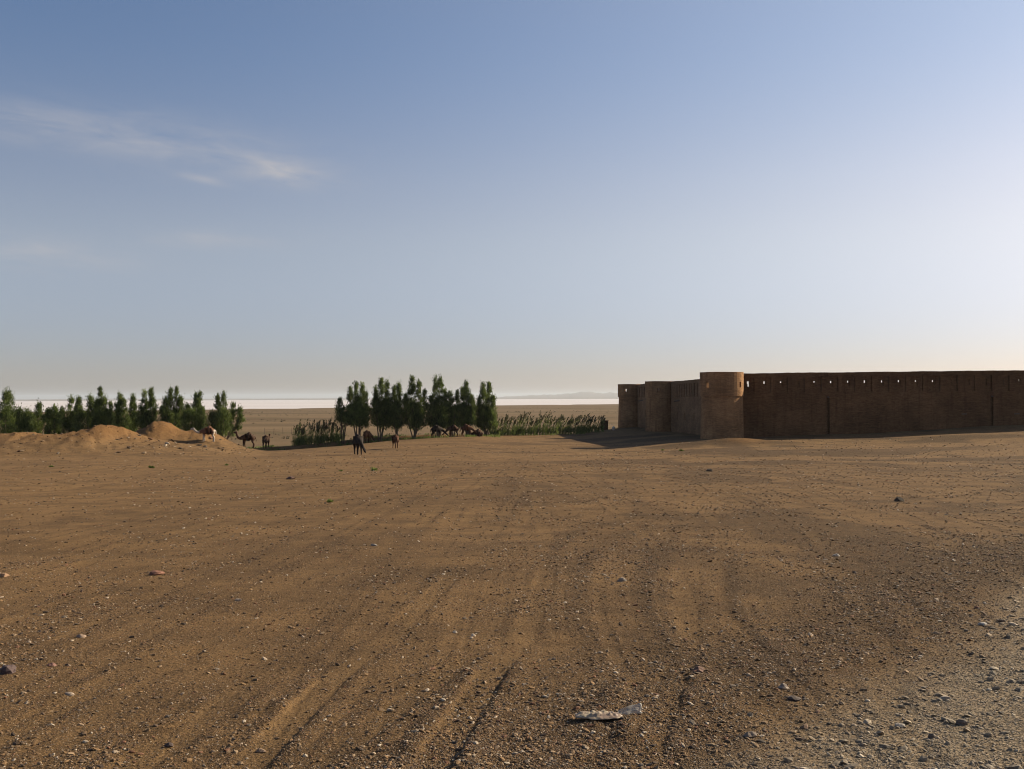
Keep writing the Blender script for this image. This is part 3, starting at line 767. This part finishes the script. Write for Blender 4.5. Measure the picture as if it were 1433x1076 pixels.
def tree(cx, Y, lobes, by, label, group, foot=None, dens=1.0):
    """cx photo column of the foot, lobes: (column, row of tip, half width), by: row where the crown starts"""
    x0 = gx(cx, Y); g = gnd(x0, Y)
    root = empty('tamarisk_tree', (x0, Y, g)); tag(root, label, 'tree', group)
    Vs, Fs, Ts = [], [], []; off = 0
    tr = MB()
    for (lx, ly, hw) in lobes:
        X = gx(lx, Y) - x0; zt = gz(lx, ly, Y) - g; w = hw/F*Y*1.28
        zb = max(.35, gz(lx, by, Y) - g) + random.uniform(-.75 if group == LG else -.3, .35)
        yo = random.uniform(-1, 1)*w*1.0
        hgt = zt - zb
        n = int(dens*(330 + 980*w*hgt*.55))
        # plume made of many small clumps
        nc = max(16, int(hgt*w*13) + 4); t_c = rng.random(nc)**.85
        prof = np.minimum(1, (1-t_c)/.42)**.75*(.62+.38*np.minimum(1, t_c/.25))
        an = rng.uniform(0, 2*math.pi, nc); rad = np.sqrt(rng.random(nc))*w*.80*prof
        lean = X*.0
        C = np.stack([X + rad*np.cos(an) + lean, yo + rad*np.sin(an), zb + t_c*hgt*.96], 1)
        cs = rng.uniform(.20, .42, nc)*min(1.2, .45+w*.6)
        ctint = np.clip(rng.normal(.42, .24, nc), 0, 1)
        ci = rng.integers(0, nc, n)
        dv = rng.normal(size=(n, 3))*.55; P = C[ci] + dv*cs[ci][:, None]*np.array([1, 1, 1.35])
        axis = np.stack([np.full(n, X), np.full(n, yo), P[:, 2]], 1)
        out = P - axis; out /= np.linalg.norm(out, axis=1, keepdims=True)+.2
        D = out*.55 + np.array([0, 0, .85]) + rng.normal(size=(n, 3))*.38; D /= np.linalg.norm(D, axis=1, keepdims=True)
        V, Fq, T_ = sprigs(P, D, rng.uniform(.20, .46, n), rng.uniform(.035, .085, n), np.clip(ctint[ci] + rng.normal(0, .14, n), 0, 1))
        Vs.append(V); Fs.append(Fq+off); Ts.append(T_); off += len(V)
        fx = random.uniform(-.35, .35); fy = random.uniform(-.3, .3)
        p = [(fx*.8, fy, -.15), (fx + (X-fx)*.3, fy+(yo-fy)*.3, zb*.55), (X*.85+fx*.15, yo*.8, zb + hgt*.2), (X, yo, zb + hgt*.85)]
        r0 = .055 + .022*hw/5
        tr.tube(p, [r0*1.25, r0, r0*.75, .012], 6)
        for _ in range(3):
            t = random.uniform(.15, .6); base_ = Vector((X*.9, yo*.9, zb + hgt*t*.6)); e = base_ + Vector((random.uniform(-1,1)*w*.7, random.uniform(-1,1)*w*.7, hgt*.22))
            tr.tube([base_, e], [.028, .008], 4)
    tr.build('trunk', BARK, root)
    me = np_mesh('crown', np.concatenate(Vs), np.concatenate(Fs)); add_attr(me, 'tint', np.concatenate(Ts))
    link('crown', me, LEAF, root)
LG = 'tamarisk trees behind the earth bank'; RG = 'tamarisk trees in the grove beyond the lot'
TREES = [
 (3,128,[(4,544,11),(-6,556,9),(8,572,11)],605,'tree at the far left edge of the picture, cut by the frame',LG),
 (33,131,[(33,569,9),(24,577,9),(43,574,9),(36,585,14)],606,'lowest bushiest tree of the left row, next to the tree cut by the frame',LG),
 (58,133,[(56,563,7),(65,573,7),(52,580,9)],606,'small pointed tree right of the lowest bushy tree',LG),
 (77,131,[(77,565,7),(70,573,7),(80,580,9)],606,'short tree between two small pointed trees at left',LG),
 (98,130,[(98,556,6),(91,570,7),(105,572,6),(99,584,10)],606,'slim tree just left of the double topped bushy tree',LG),
 (119,129,[(113,554,6),(123,551,7),(128,562,6),(118,575,13)],606,'broad dark tree with a rounded double top behind the bank',LG),
 (143,128,[(141,540,6),(147,556,8),(135,558,6),(156,562,5),(144,574,14)],606,'tallest tree of the left row with a knob like top above the first mound peak',LG),
 (168,131,[(168,550,7),(174,560,6),(162,562,6),(168,577,11)],606,'round headed tree to the right of the tallest tree in the left row',LG),
 (189,133,[(188,552,5),(190,566,7),(186,580,9)],604,'narrowest tree, above the dip between the two mound peaks',LG),
 (207,129,[(204,543,5),(209,542,5),(213,556,6),(199,566,7),(206,576,12)],602,'slender two tipped tree above the second mound peak',LG),
 (241,129,[(238,544,6),(245,541,5),(233,556,7),(251,556,6),(225,568,5),(242,574,14)],604,'full green tree right of the second mound peak',LG),
 (271,128,[(272,549,6),(278,546,5),(263,561,6),(285,568,6),(271,572,15)],606,'wide cone shaped tree behind the white headed camel',LG),
 (313,127,[(304,549,4),(311,550,5),(325,561,5),(334,570,6),(298,576,8),(317,574,13),(308,580,13)],602,'open spreading tree with several bare stems left of the standing camel',LG),
 (480,141,[(476,557,6),(478,572,8),(486,580,7)],592,'smallest tree at the left end of the right grove, above the reeds',RG),
 (501,141,[(489,541,6),(498,534,6),(508,537,6),(513,549,5),(500,556,15),(494,572,12),(506,575,12)],594,'broad leafy tree behind the dark camel that lowers its head',RG),
 (533,142.5,[(525,540,5),(534,527,6),(541,530,5),(528,556,9),(538,560,11)],596,'tall pointed tree second from left in the right grove',RG),
 (555,143,[(551,536,5),(559,534,6),(548,556,9),(557,558,10)],596,'flat topped tree behind the reddish camel walking away',RG),
 (580,143,[(577,526,6),(587,531,6),(594,543,5),(568,551,6),(575,560,13),(587,565,10)],597,'wide tree with pale slanting trunks in the middle of the right grove',RG),
 (612,144,[(609,524,6),(616,524,6),(623,543,5),(603,553,6),(611,560,13),(620,566,9)],597,'tallest tree of the right grove above the blackish camel',RG),
 (633,145,[(630,546,6),(640,546,4),(628,566,8),(637,568,8)],597,'low dark tree wedged between the tallest tree and a feathery one',RG),
 (653,145.5,[(653,532,6),(647,542,5),(660,552,6),(649,564,10),(657,566,9)],597,'feathery topped tree above the row of resting camels',RG),
 (681,146.5,[(676,534,6),(684,534,5),(690,553,6),(670,556,6),(677,568,12),(687,572,9)],600,'single rounded tree at the right end of the grove beside the reeds',RG),
]
for t in TREES: tree(t[0], t[1] + (2.2 if t[-1] == RG else 0), *t[2:])

# ------------------------------------------------------------------ reeds
def reeds(px0, px1, top, Y, label, group, n=70, lean=.28):
    pc = (px0+px1)/2; x0 = gx(pc, Y); g = gnd(x0, Y); hw = (px1-px0)/2/F*Y; H = (gz(pc, top, Y) - g)*1.06
    root = empty('reed_clump', (x0, Y, g)); tag(root, label, 'reeds', group)
    mbv, fc, tt = [], [], []; pv, pf, pt = [], [], []
    for k in range(n):
        bx = random.uniform(-1, 1)*hw; by_ = random.uniform(-.9, .9); bx = hw*(round(bx/hw*2.2)/2.2*.6 + bx/hw*.4); tall = random.random() < .34
        h = H*(random.uniform(.60, 1.02) if tall else random.uniform(.18, .50))
        ln = lean*h*random.uniform(.4, 1.3) if tall else random.uniform(-.25, .4)*h*.5
        zb = gnd(x0+bx, Y+by_) - g - .1
        t0 = random.random()
        pts = [np.array((bx + ln*t**1.7, by_ + random.uniform(-.03,.03), zb + h*t)) for t in (0, .35, .7, 1)]
        w = .022 if tall else .05
        side = np.array((math.cos(k), math.sin(k), 0))
        for i in range(3):
            b0 = len(mbv); wa, wb = w*(1-.3*i), w*(1-.3*(i+1))
            mbv += [pts[i]-side*wa, pts[i]+side*wa, pts[i+1]+side*wb, pts[i+1]-side*wb]; fc.append((b0,b0+1,b0+2,b0+3)); tt += [t0]*4
        # leaves along the stem
        for q in range(9 if tall else 7):
            t = random.uniform(.1, .8); c = pts[0]*(1-t) + pts[3]*t; d = np.array((random.uniform(-.5, .9), random.uniform(-.5,.5), random.uniform(.5, 1.1))); d /= np.linalg.norm(d)
            l = random.uniform(.35, .75); sd = np.cross(d, rng.normal(size=3)); sd /= np.linalg.norm(sd); ww = .035
            b0 = len(mbv); mbv += [c, c+d*l*.45+sd*ww, c+d*l, c+d*l*.45-sd*ww]; fc.append((b0,b0+1,b0+2,b0+3)); tt += [min(1, max(0, t0+random.uniform(-.3,.3)))]*4
        if tall:
            for q in range(14):
                t = random.uniform(.80, 1.03); c = pts[2] + (pts[3]-pts[2])*((t-.7)/.3)
                d = np.array((random.uniform(0, .8), random.uniform(-.5,.5), random.uniform(.4, 1))); d /= np.linalg.norm(d); sd = np.cross(d, rng.normal(size=3)); sd /= np.linalg.norm(sd)
                b0 = len(pv); l = random.uniform(.25, .45); pv += [c, c+d*l*.5+sd*.045, c+d*l, c+d*l*.5-sd*.045]; pf.append((b0,b0+1,b0+2,b0+3)); pt += [random.random()*.7]*4
    nb_ = len(mbv); nf = len(fc)
    me = np_mesh('leafy_stems', np.array(mbv + pv), np.array(fc + [tuple(i + nb_ for i in q) for q in pf])); add_attr(me, 'tint', np.array(tt + pt))
    me.materials.append(REED); me.materials.append(PLUME)
    mi = np.zeros(len(me.polygons), np.int32); mi[nf:] = 1; me.polygons.foreach_set('material_index', mi)
    link('leafy_stems', me, None, root)
def strip_y(px): 
    for Y in np.arange(130, 190, .5):
        if Y > float(crest_y(np.array([gx(px, Y)]))[0]) - 1.5: return float(Y)
    return 165.0
RGp, LGp = 'tall reeds right of the grove', 'tall reeds left of the grove'
for a in [
 (686,704,587,'low brownish reeds directly under the rightmost grove tree',RGp),
 (700,720,583,'reed clump leaning right, first one clear of the grove tree',RGp),
 (716,733,579,'tallest reed clump of the right stand, left of its middle',RGp),
 (730,748,584,'sparse reed clump right of the tallest clump',RGp),
 (746,764,578,'tall feathery reed clump in the middle of the right stand',RGp),
 (762,780,584,'dense reed clump right of the tall feathery one',RGp),
 (778,796,582,'reed clump above the thin tip of the fortress shadow',RGp),
 (794,811,583,'upright reed clump above the middle of the fortress shadow',RGp),
 (808,824,581,'reed clump second from the brick pier',RGp),
 (822,843,583,'last reed clump, growing against the brick pier',RGp)]:
    reeds(a[0], a[1], a[2], strip_y((a[0]+a[1])/2), a[3], a[4], random.randint(66, 84))
for a in [
 (410,424,596,'shortest reed clump at the left end of the left stand',LGp),
 (416,436,590,'bushy reed clump with dark green foot, left stand',LGp),
 (433,449,590,'upright spiky reeds in the middle of the left stand',LGp),
 (448,464,589,'tallest spiky reeds of the left stand, near the small tree',LGp),
 (462,480,592,'thin reeds under the smallest grove tree',LGp)]:
    reeds(a[0], a[1], a[2], strip_y((a[0]+a[1])/2)+3.2, a[3], a[4], random.randint(64, 80), .12)

# ground cover: grass and scrub
def grass_cover():
    P, T = [], []
    def patch(px0, px1, Y0, Y1, n, h):
        px = rng.uniform(px0, px1, n); Y = rng.uniform(Y0, Y1, n); x = gx(px, Y); 
        cl = vnoise(x/1.5, Y/1.5, 120) > -.08
        x, Y = x[cl], Y[cl]; P.append(np.stack([x, Y, ground_z(x, Y) + h*.4], 1)); T.append(rng.uniform(.1, .9, len(x)))
    patch(335, 400, 139, 150, 1600, .3); patch(300, 345, 124, 132, 700, .3); patch(395, 700, 141, 150, 3600, .35); patch(690, 845, 150, 168, 1800, .35); patch(470, 560, 142, 147, 1200, .35)
    P = np.concatenate(P); T = np.concatenate(T); n = len(P)
    D = rng.normal(size=(n, 3))*.45 + np.array([.1, 0, 1]); D /= np.linalg.norm(D, axis=1, keepdims=True)
    V, Fq, T_ = sprigs(P, D, rng.uniform(.25, .6, n), rng.uniform(.04, .09, n), T)
    me = np_mesh('grass', V, Fq); add_attr(me, 'tint', T_)
    tag(link('grass', me, REED), 'rough green grass along the ditch under trees and reeds', 'grass', kind='stuff')
grass_cover()
def scrub():
    n = 2600
    r = np.exp(rng.uniform(math.log(190), math.log(1050), n)); a = np.radians(rng.uniform(-30, 14, n))
    x, y = r*np.sin(a), r*np.cos(a); keep = vnoise(x/120, y/60, 130) > -.05; x, y, r = x[keep], y[keep], r[keep]
    s = rng.uniform(.12, .42, len(x)); k = 10
    P = np.repeat(np.stack([x, y, ground_z(x, y) + s*.4], 1), k, 0) + rng.normal(size=(len(x)*k, 3))*np.repeat(s, k)[:, None]*np.array([.8, .8, .3])
    D = rng.normal(size=P.shape) + np.array([0, 0, .6]); D /= np.linalg.norm(D, axis=1, keepdims=True); ss_ = np.repeat(s, k)
    V, Fq, T_ = sprigs(P, D, ss_*1.1, ss_*.5, rng.random(len(P)))
    me = np_mesh('scrub', V, Fq); add_attr(me, 'tint', T_)
    m = foliage('dry_scrub', (.040, .038, .020), (.09, .075, .042), .1)
    tag(link('scrub', me, m), 'tiny dry shrubs dotted over the far plain before the salt', 'scrub', kind='stuff')
scrub()
def weed(px, py, wpx, label):
    x, Y = plane_xy(px, py); s = wpx/F*Y/2; g = gndf(x, Y); n = 120
    D = rng.normal(size=(n, 3))*np.array([1, 1, .25]) + np.array([0, 0, .45]); D /= np.linalg.norm(D, axis=1, keepdims=True)
    ln = rng.uniform(.3, 1.0, n)*s; P = D*ln[:, None]*.48 + np.array([0, 0, .01])
    V, Fq, T_ = sprigs(P, D, ln, rng.uniform(.10,.2,n)*s, rng.random(n))
    me = np_mesh('weed', V, Fq); add_attr(me, 'tint', T_)
    o = link('weed', me, LEAF if py < 655 else REED); o.location = (x, Y, g); tag(o, label, 'weed', 'low green weeds dotted on the lot')
for a in [(317,651,8,'dark green weed below the pied camel and the bank'),(462,707,14,'flat bright green weed alone on the lot left of the centre'),(212,654,12,'grey green weed at the foot of the second mound'),
          (72,652,9,'small weed at the foot of the bank on the left'),(477,661,8,'pale green weed below the left reeds'),(523,660,16,'thin patch of green weed below the grazing camels'),
          (927,635,7,'weed at the edge of the fortress shadow'),(953,636,10,'larger weed at the shadow edge left of the corner tower')]: weed(*a)

# wire fence on the plain
def fence():
    Y = 215.0; root = empty('wire_fence', (gx(425, Y), Y, gnd(gx(425, Y), Y))); tag(root, 'sagging wire fence on thin posts crossing the plain behind the left reeds', 'fence')
    x0 = root.location.x; z0 = root.location.z; tops = []
    for px in (370, 383, 396, 408, 420, 433, 446, 459, 472):
        x = gx(px, Y); g = gnd(x, Y); q = MB(); h = 1.35 + random.uniform(-.1, .12); ln = random.uniform(-.08, .08)
        q.tube([(x-x0, 0, g-z0-.3), (x-x0+ln, 0, g-z0+h)], [.055, .045], 6); q.build('post', WOOD, root); tops.append((x-x0+ln*.8, .05, g-z0+h*.8))
    q = MB(); q.tube(tops, .012, 4); q.tube([(a, b_, c-.45) for a, b_, c in tops], .012, 4); q.build('wire', WOOD, root)
fence()

# ------------------------------------------------------------------ camels
def coat(name, c0, c1, pied=False):
    m, nt, b = new_mat(name)
    co = N(nt, 'ShaderNodeTexCoord').outputs['Object']
    c = mixc(nt, rng_map(nt, noise(nt, co, 3.2, 4), .35, .65), c0, c1)
    if pied:
        sx = N(nt, 'ShaderNodeSeparateXYZ'); L(nt, co, sx.inputs[0])
        wob = mathn(nt, 'MULTIPLY_ADD', noise(nt, co, 2.5, 3), .5, -.25)
        hd = rng_map(nt, mathn(nt, 'ADD', sx.outputs[0], wob), .88, .98)
        lg = rng_map(nt, mathn(nt, 'ADD', sx.outputs[2], wob), .86, .74)
        rp = mathn(nt, 'MULTIPLY', rng_map(nt, mathn(nt, 'ADD', sx.outputs[0], wob), -.62, -.74), 1.0)
        w = mathn(nt, 'MAXIMUM', mathn(nt, 'MAXIMUM', hd, lg), rp)
        c = mixc(nt, w, c, (.42, .36, .29))
    L(nt, c, b.inputs['Base Color']); b.inputs['Roughness'].default_value = .85; b.inputs['Specular IOR Level'].default_value = .2
    L(nt, bump(nt, noise(nt, co, 25, 4, .7), .5, .02), b.inputs['Normal'])
    return m
COATS = {'dark': coat('dark_brown_coat', (.040,.021,.012), (.078,.040,.022)), 'black': coat('blackish_coat', (.012,.008,.006), (.026,.017,.012)),
         'red': coat('reddish_coat', (.060,.026,.012), (.092,.040,.019)), 'pied': coat('pied_coat', (.115,.055,.030), (.16,.08,.044), True), 'tan': coat('tan_coat', (.20,.125,.07), (.27,.17,.10))}
EYE, nt, b = new_mat('camel_eye'); b.inputs['Base Color'].default_value = (.01,.008,.006,1); b.inputs['Roughness'].default_value = .15
L(nt, mixc(nt, noise(nt, None, 5, 1), (.008,.006,.005), (.014,.01,.008)), b.inputs['Base Color'])

def camel_mesh(pose, turn=0.0, stride=0.0):
    """skeleton grown with a Skin modifier; +x is forward. pose: up, level, graze, lie"""
    V, E, R = [], [], []
    def add(p, r, prev=None):
        V.append(p); R.append(r); i = len(V)-1
        if prev is not None: E.append((prev, i))
        return i
    dz = -.78 if pose == 'lie' else 0
    pel = add((-.58, 0, 1.32+dz), (.27, .27)); mid = add((-.12, 0, 1.30+dz), (.36, .36), pel)
    ch = add((.36, 0, 1.25+dz), (.33, .34), mid); nb = add((.68, 0, 1.22+dz), (.20, .22), ch)
    h1 = add((-.14, 0, 1.66+dz), (.21, .25), mid); add((-.16, 0, 1.90+dz), (.09, .12), h1)
    def ry(p):     # turn the neck sideways about its base
        dx, dy = p[0]-.68, p[1]; c, s = math.cos(turn), math.sin(turn)
        return (.68 + dx*c - dy*s, dx*s + dy*c, p[2])
    if pose == 'graze':
        nk = [((.94,0,1.02),(.15,.17)),((1.16,0,.82),(.115,.13)),((1.36,0,.62),(.095,.10)),((1.48,0,.52),(.105,.11)),((1.66,0,.34),(.075,.085)),((1.74,0,.27),(.055,.06))]
    elif pose == 'level':
        nk = [((.95,0,1.10),(.14,.16)),((1.22,0,1.16),(.11,.12)),((1.46,0,1.38),(.09,.10)),((1.60,0,1.55),(.10,.11)),((1.82,0,1.50),(.07,.08)),((1.93,0,1.46),(.055,.06))]
    else:
        nk = [((.95,0,1.12+dz),(.15,.17)),((1.17,0,1.32+dz),(.115,.13)),((1.27,0,1.62+dz),(.092,.10)),((1.33,0,1.86+dz),(.105,.11)),((1.55,0,1.83+dz),(.075,.085)),((1.68,0,1.79+dz),(.055,.06))]
    p = nb; heads = []
    for q, r in nk: p = add(ry(q), r, p); heads.append(p)
    hp = V[heads[3]]
    for s in (-1, 1):
        e = ry((nk[3][0][0]-.06, s*.09, nk[3][0][2]+.10)); add(e, (.03, .02), heads[3])
    for s in (-1, 1):
        st = stride*s
        if pose == 'lie':
            a = add((.42, s*.22, .34), (.13,.13), ch); a = add((.66, s*.24, .12), (.09,.09), a); add((.30, s*.26, .08), (.07,.06), a)
            a = add((-.55, s*.24, .36), (.19,.19), pel); a = add((-.22, s*.30, .14), (.11,.11), a); add((-.66, s*.30, .08), (.07,.06), a)
            continue
        a = add((.42, s*.17, 1.00), (.14,.15), ch); a = add((.45+st*.4, s*.16, .62), (.075,.08), a); a = add((.44+st, s*.16, .14), (.05,.05), a); add((.50+st, s*.16, .04), (.085,.07), a)
        a = add((-.56, s*.17, 1.02), (.19,.20), pel); a = add((-.50-st*.4, s*.18, .80), (.115,.12), a); a = add((-.68-st*.8, s*.17, .50), (.068,.075), a); a = add((-.62-st, s*.17, .13), (.05,.05), a); add((-.56-st, s*.17, .04), (.085,.07), a)
    a = add((-.86, 0, 1.28+dz), (.05,.05), pel); a = add((-.93, 0, max(.1, .98+dz)), (.03,.03), a); add((-.94, 0, max(.05, .80+dz)), (.04,.04), a)
    me = bpy.data.meshes.new('body_cage'); me.from_pydata(V, E, []); me.update()
    o = bpy.data.objects.new('body_cage', me); COL.objects.link(o)
    o.modifiers.new('skin', 'SKIN')
    if not me.skin_vertices: 
        bpy.context.view_layer.objects.active = o
    sv = me.skin_vertices[0].data if me.skin_vertices else None
    for i, r in enumerate(R):
        k = 1.28 if i in (0, 1, 2, 3, 4, 5) else 1.16
        sv[i].radius = (r[0]*k, r[1]*k)
    sv[0].use_root = True
    o.modifiers.new('smooth', 'SUBSURF').levels = 2
    bpy.context.view_layer.update()
    dg = bpy.context.evaluated_depsgraph_get()
    out = bpy.data.meshes.new_from_object(o.evaluated_get(dg)); out.name = 'body'
    bpy.data.objects.remove(o); bpy.data.meshes.remove(me)
    out.polygons.foreach_set('use_smooth', np.ones(len(out.polygons), dtype=bool))
    eyes = [ry((nk[3][0][0]+.08, s*.095, nk[3][0][2]+.02)) for s in (-1, 1)]
    return out, eyes
def feet_Y(px, py, a, b):
    Y = np.arange(a, b, .1); d = np.abs(ground_z(gx(px, Y), Y) - gz(px, py, Y)); return float(Y[np.argmin(d)])
def ball_mesh(name, r):
    import bmesh
    bm = bmesh.new(); bmesh.ops.create_icosphere(bm, subdivisions=2, radius=r)
    me = bpy.data.meshes.new(name); bm.to_mesh(me); bm.free(); return me
EYEM = ball_mesh('eye', .022)
def camel(px, Y, hdg, pose, kind, sc, label, turn=0.0, stride=.08, group='camels beside the trees'):
    x = gx(px, Y); g = gnd(x, Y)
    root = empty('camel', (x, Y, g-.01), math.radians(hdg)); root.scale = (sc, sc, sc)
    tag(root, label, 'camel', group)
    me, eyes = camel_mesh(pose, turn, stride); me.materials.clear()
    link('body', me, COATS[kind], root)
    for e in eyes:
        o = link('eye', EYEM, EYE, root); o.location = e
camel(291, feet_Y(291, 618.5, 96, 108.5), 190, 'level', 'pied', .94, 'white headed reddish brown camel climbing the end of the earth bank', stride=.06)
camel(347, feet_Y(347, 627, 112, 142), 182, 'up', 'dark', .98, 'dark brown camel standing side on with raised head, right of the open spreading tree')
camel(372.5, feet_Y(372, 628, 112, 142), 84, 'up', 'dark', 1.06, 'dark camel seen end on, right of the camel standing side on', stride=.04)
camel(501, feet_Y(501, 636, 70, 120), -66, 'graze', 'black', .98, 'blackish camel with its head lowered to the ground, nearest of the herd', turn=.22, stride=.07)
camel(514, 141, 60, 'graze', 'red', .98, 'brown camel half hidden behind the nearest blackish camel', stride=.05)
camel(553, feet_Y(553, 627, 85, 140), 112, 'level', 'red', .80, 'reddish camel walking away in front of the dark tree shade', stride=.16)
camel(611, 143, 20, 'graze', 'black', 1.0, 'black camel feeding in the shade under the tallest grove tree', stride=.06)
camel(634, 144, 170, 'graze', 'dark', .95, 'dark brown camel right of the black one, standing in tree shade', stride=.05)
camel(653, 144.5, 8, 'graze', 'red', .98, 'russet brown camel in shade under the feathery topped tree', stride=.07)
camel(668, 145, 150, 'lie', 'dark', 1.0, 'camel lying down in shade at the right end of the herd')

# ------------------------------------------------------------------ haze
def haze():
    q = MB(); q.box(-26000, 26000, -300, 26000, -12, 112)
    m = bpy.data.materials.new('haze_air'); m.use_nodes = True; nt = m.node_tree; nt.nodes.clear()
    out = nt.nodes.new('ShaderNodeOutputMaterial'); pv = nt.nodes.new('ShaderNodeVolumePrincipled')
    pv.inputs['Color'].default_value = (.80, .90, 1.0, 1); pv.inputs['Density'].default_value = 4e-5; pv.inputs['Anisotropy'].default_value = .2
    nt.links.new(pv.outputs[0], out.inputs['Volume'])
    o = q.build('haze', m); tag(o, kind='stuff')
HAZE = True
if HAZE: haze()

# ------------------------------------------------------------------ light, sky, camera
AZ, EL = 65.0, 26.0        # azimuth clockwise from +Y, elevation
sd = Vector((math.sin(math.radians(AZ))*math.cos(math.radians(EL)), math.cos(math.radians(AZ))*math.cos(math.radians(EL)), math.sin(math.radians(EL))))
sun = bpy.data.lights.new('sun', 'SUN'); sun.energy = 5.0; sun.angle = math.radians(.53); sun.color = (1, .845, .62)
so_ = bpy.data.objects.new('sun', sun); COL.objects.link(so_); so_.rotation_euler = (-sd).to_track_quat('-Z', 'Y').to_euler(); so_.location = (60, 30, 60)

W = bpy.data.worlds.new('World'); S.world = W; W.use_nodes = True; nt = W.node_tree
bg = nt.nodes['Background']
sky = nt.nodes.new('ShaderNodeTexSky'); sky.sky_type = 'NISHITA'; sky.sun_disc = False
sky.sun_elevation = math.radians(EL); sky.sun_rotation = math.radians(AZ); sky.altitude = 800; sky.air_density = 1.0; sky.dust_density = 1.3; sky.ozone_density = 1.0
tc = nt.nodes.new('ShaderNodeTexCoord'); sx = nt.nodes.new('ShaderNodeSeparateXYZ'); L(nt, tc.outputs['Generated'], sx.inputs[0])
azn = mathn(nt, 'MULTIPLY', mathn(nt, 'ARCTAN2', sx.outputs[0], sx.outputs[1]), 180/math.pi)
eln = mathn(nt, 'MULTIPLY', mathn(nt, 'ARCSINE', sx.outputs[2]), 180/math.pi)
mask = None
for a, e, sa, se, am, tl in ((-12.6,12.45,2.6,.62,.95,-.08),(-18.5,13.6,6.5,1.25,.62,-.07),(-26.0,14.0,2.8,.9,.45,0),(-17.3,11.9,1.4,.22,.5,-.16),(-25.5,7.6,4.5,.8,.55,-.05),(-16.5,8.7,4.0,.55,.42,.03)):
    da = mathn(nt, 'SUBTRACT', azn, a); de = mathn(nt, 'SUBTRACT', mathn(nt, 'SUBTRACT', eln, e), mathn(nt, 'MULTIPLY', da, tl))
    q = mathn(nt, 'ADD', mathn(nt, 'POWER', mathn(nt, 'ABSOLUTE', mathn(nt, 'DIVIDE', da, sa)), 2.0), mathn(nt, 'POWER', mathn(nt, 'ABSOLUTE', mathn(nt, 'DIVIDE', de, se)), 2.0))
    gsn = mathn(nt, 'MULTIPLY', mathn(nt, 'EXPONENT', mathn(nt, 'MULTIPLY', q, -1.0)), am)
    mask = gsn if mask is None else mathn(nt, 'ADD', mask, gsn)
cv = nt.nodes.new('ShaderNodeCombineXYZ'); L(nt, mathn(nt, 'MULTIPLY', azn, .16), cv.inputs[0]); L(nt, mathn(nt, 'MULTIPLY_ADD', azn, .05, mathn(nt, 'MULTIPLY', eln, .70)), cv.inputs[1])
cn = nt.nodes.new('ShaderNodeTexNoise'); cn.inputs['Scale'].default_value = 1.6; cn.inputs['Detail'].default_value = 8; cn.inputs['Roughness'].default_value = .62; cn.inputs['Distortion'].default_value = .5
L(nt, cv.outputs[0], cn.inputs['Vector'])
wisp = rng_map(nt, cn.outputs['Fac'], .28, .74)
cf = mathn(nt, 'MULTIPLY', mathn(nt, 'MULTIPLY', mask, wisp), .95, clamp=True)
# glare of dusty air round the sun (angle to the sun), thinning towards the ground
vd = nt.nodes.new('ShaderNodeVectorMath'); vd.operation = 'DOT_PRODUCT'; L(nt, tc.outputs['Generated'], vd.inputs[0]); vd.inputs[1].default_value = tuple(sd)
gl = mathn(nt, 'POWER', mathn(nt, 'MAXIMUM', vd.outputs['Value'], 0.0), 2.3)
gl = mathn(nt, 'MULTIPLY', gl, rng_map(nt, eln, 0, 12, .25, 1.0))
ramp = nt.nodes.new('ShaderNodeValToRGB'); L(nt, mathn(nt, 'DIVIDE', eln, 30.0, clamp=True), ramp.inputs[0])
cr = ramp.color_ramp; cr.interpolation = 'EASE'; k_ = 1.35
cr.elements[0].position = .06; cr.elements[0].color = (.87/k_, .825/k_, 1.03/k_, 1)
cr.elements[1].position = .70; cr.elements[1].color = (.96/k_, 1.0/k_, 1.12/k_, 1)
e_ = cr.elements.new(.32); e_.color = (1.31/k_, 1.08/k_, 1.04/k_, 1)
tone = mixc(nt, 1.0, ramp.outputs[0], (k_, k_, k_), 'MULTIPLY')      # dusty air: greyer low down, bluer overhead
base = mixc(nt, 1.0, sky.outputs[0], tone, 'MULTIPLY')
gcol = mixc(nt, gl, (0, 0, 0), (2.9, 2.6, 1.85))
base = mixc(nt, 1.0, base, gcol, 'ADD')
cloud = mixc(nt, cf, base, (5.2, 5.1, 5.3))
L(nt, cloud, bg.inputs['Color']); bg.inputs['Strength'].default_value = .052

cam = bpy.data.cameras.new('camera'); co_ = bpy.data.objects.new('camera', cam); COL.objects.link(co_); S.camera = co_
cam.sensor_width = 36; cam.lens = 36*F/1433; cam.clip_start = .1; cam.clip_end = 90000
co_.location = (0, 0, CAM_H)
pitch = math.atan((557.0-538)/F); roll = math.radians(.2)
from mathutils import Matrix
co_.rotation_euler = (Matrix.Rotation(math.pi/2 + pitch, 4, 'X') @ Matrix.Rotation(-roll, 4, 'Z')).to_euler()

S.view_settings.view_transform = 'Standard'; S.view_settings.look = 'None'; S.view_settings.gamma = 1.0; S.view_settings.exposure = 0.88
S.cycles.use_denoising = True; S.cycles.filter_width = 1.05
S.cycles.max_bounces = 6; S.cycles.diffuse_bounces = 3; S.cycles.transparent_max_bounces = 8; S.cycles.volume_bounces = 0
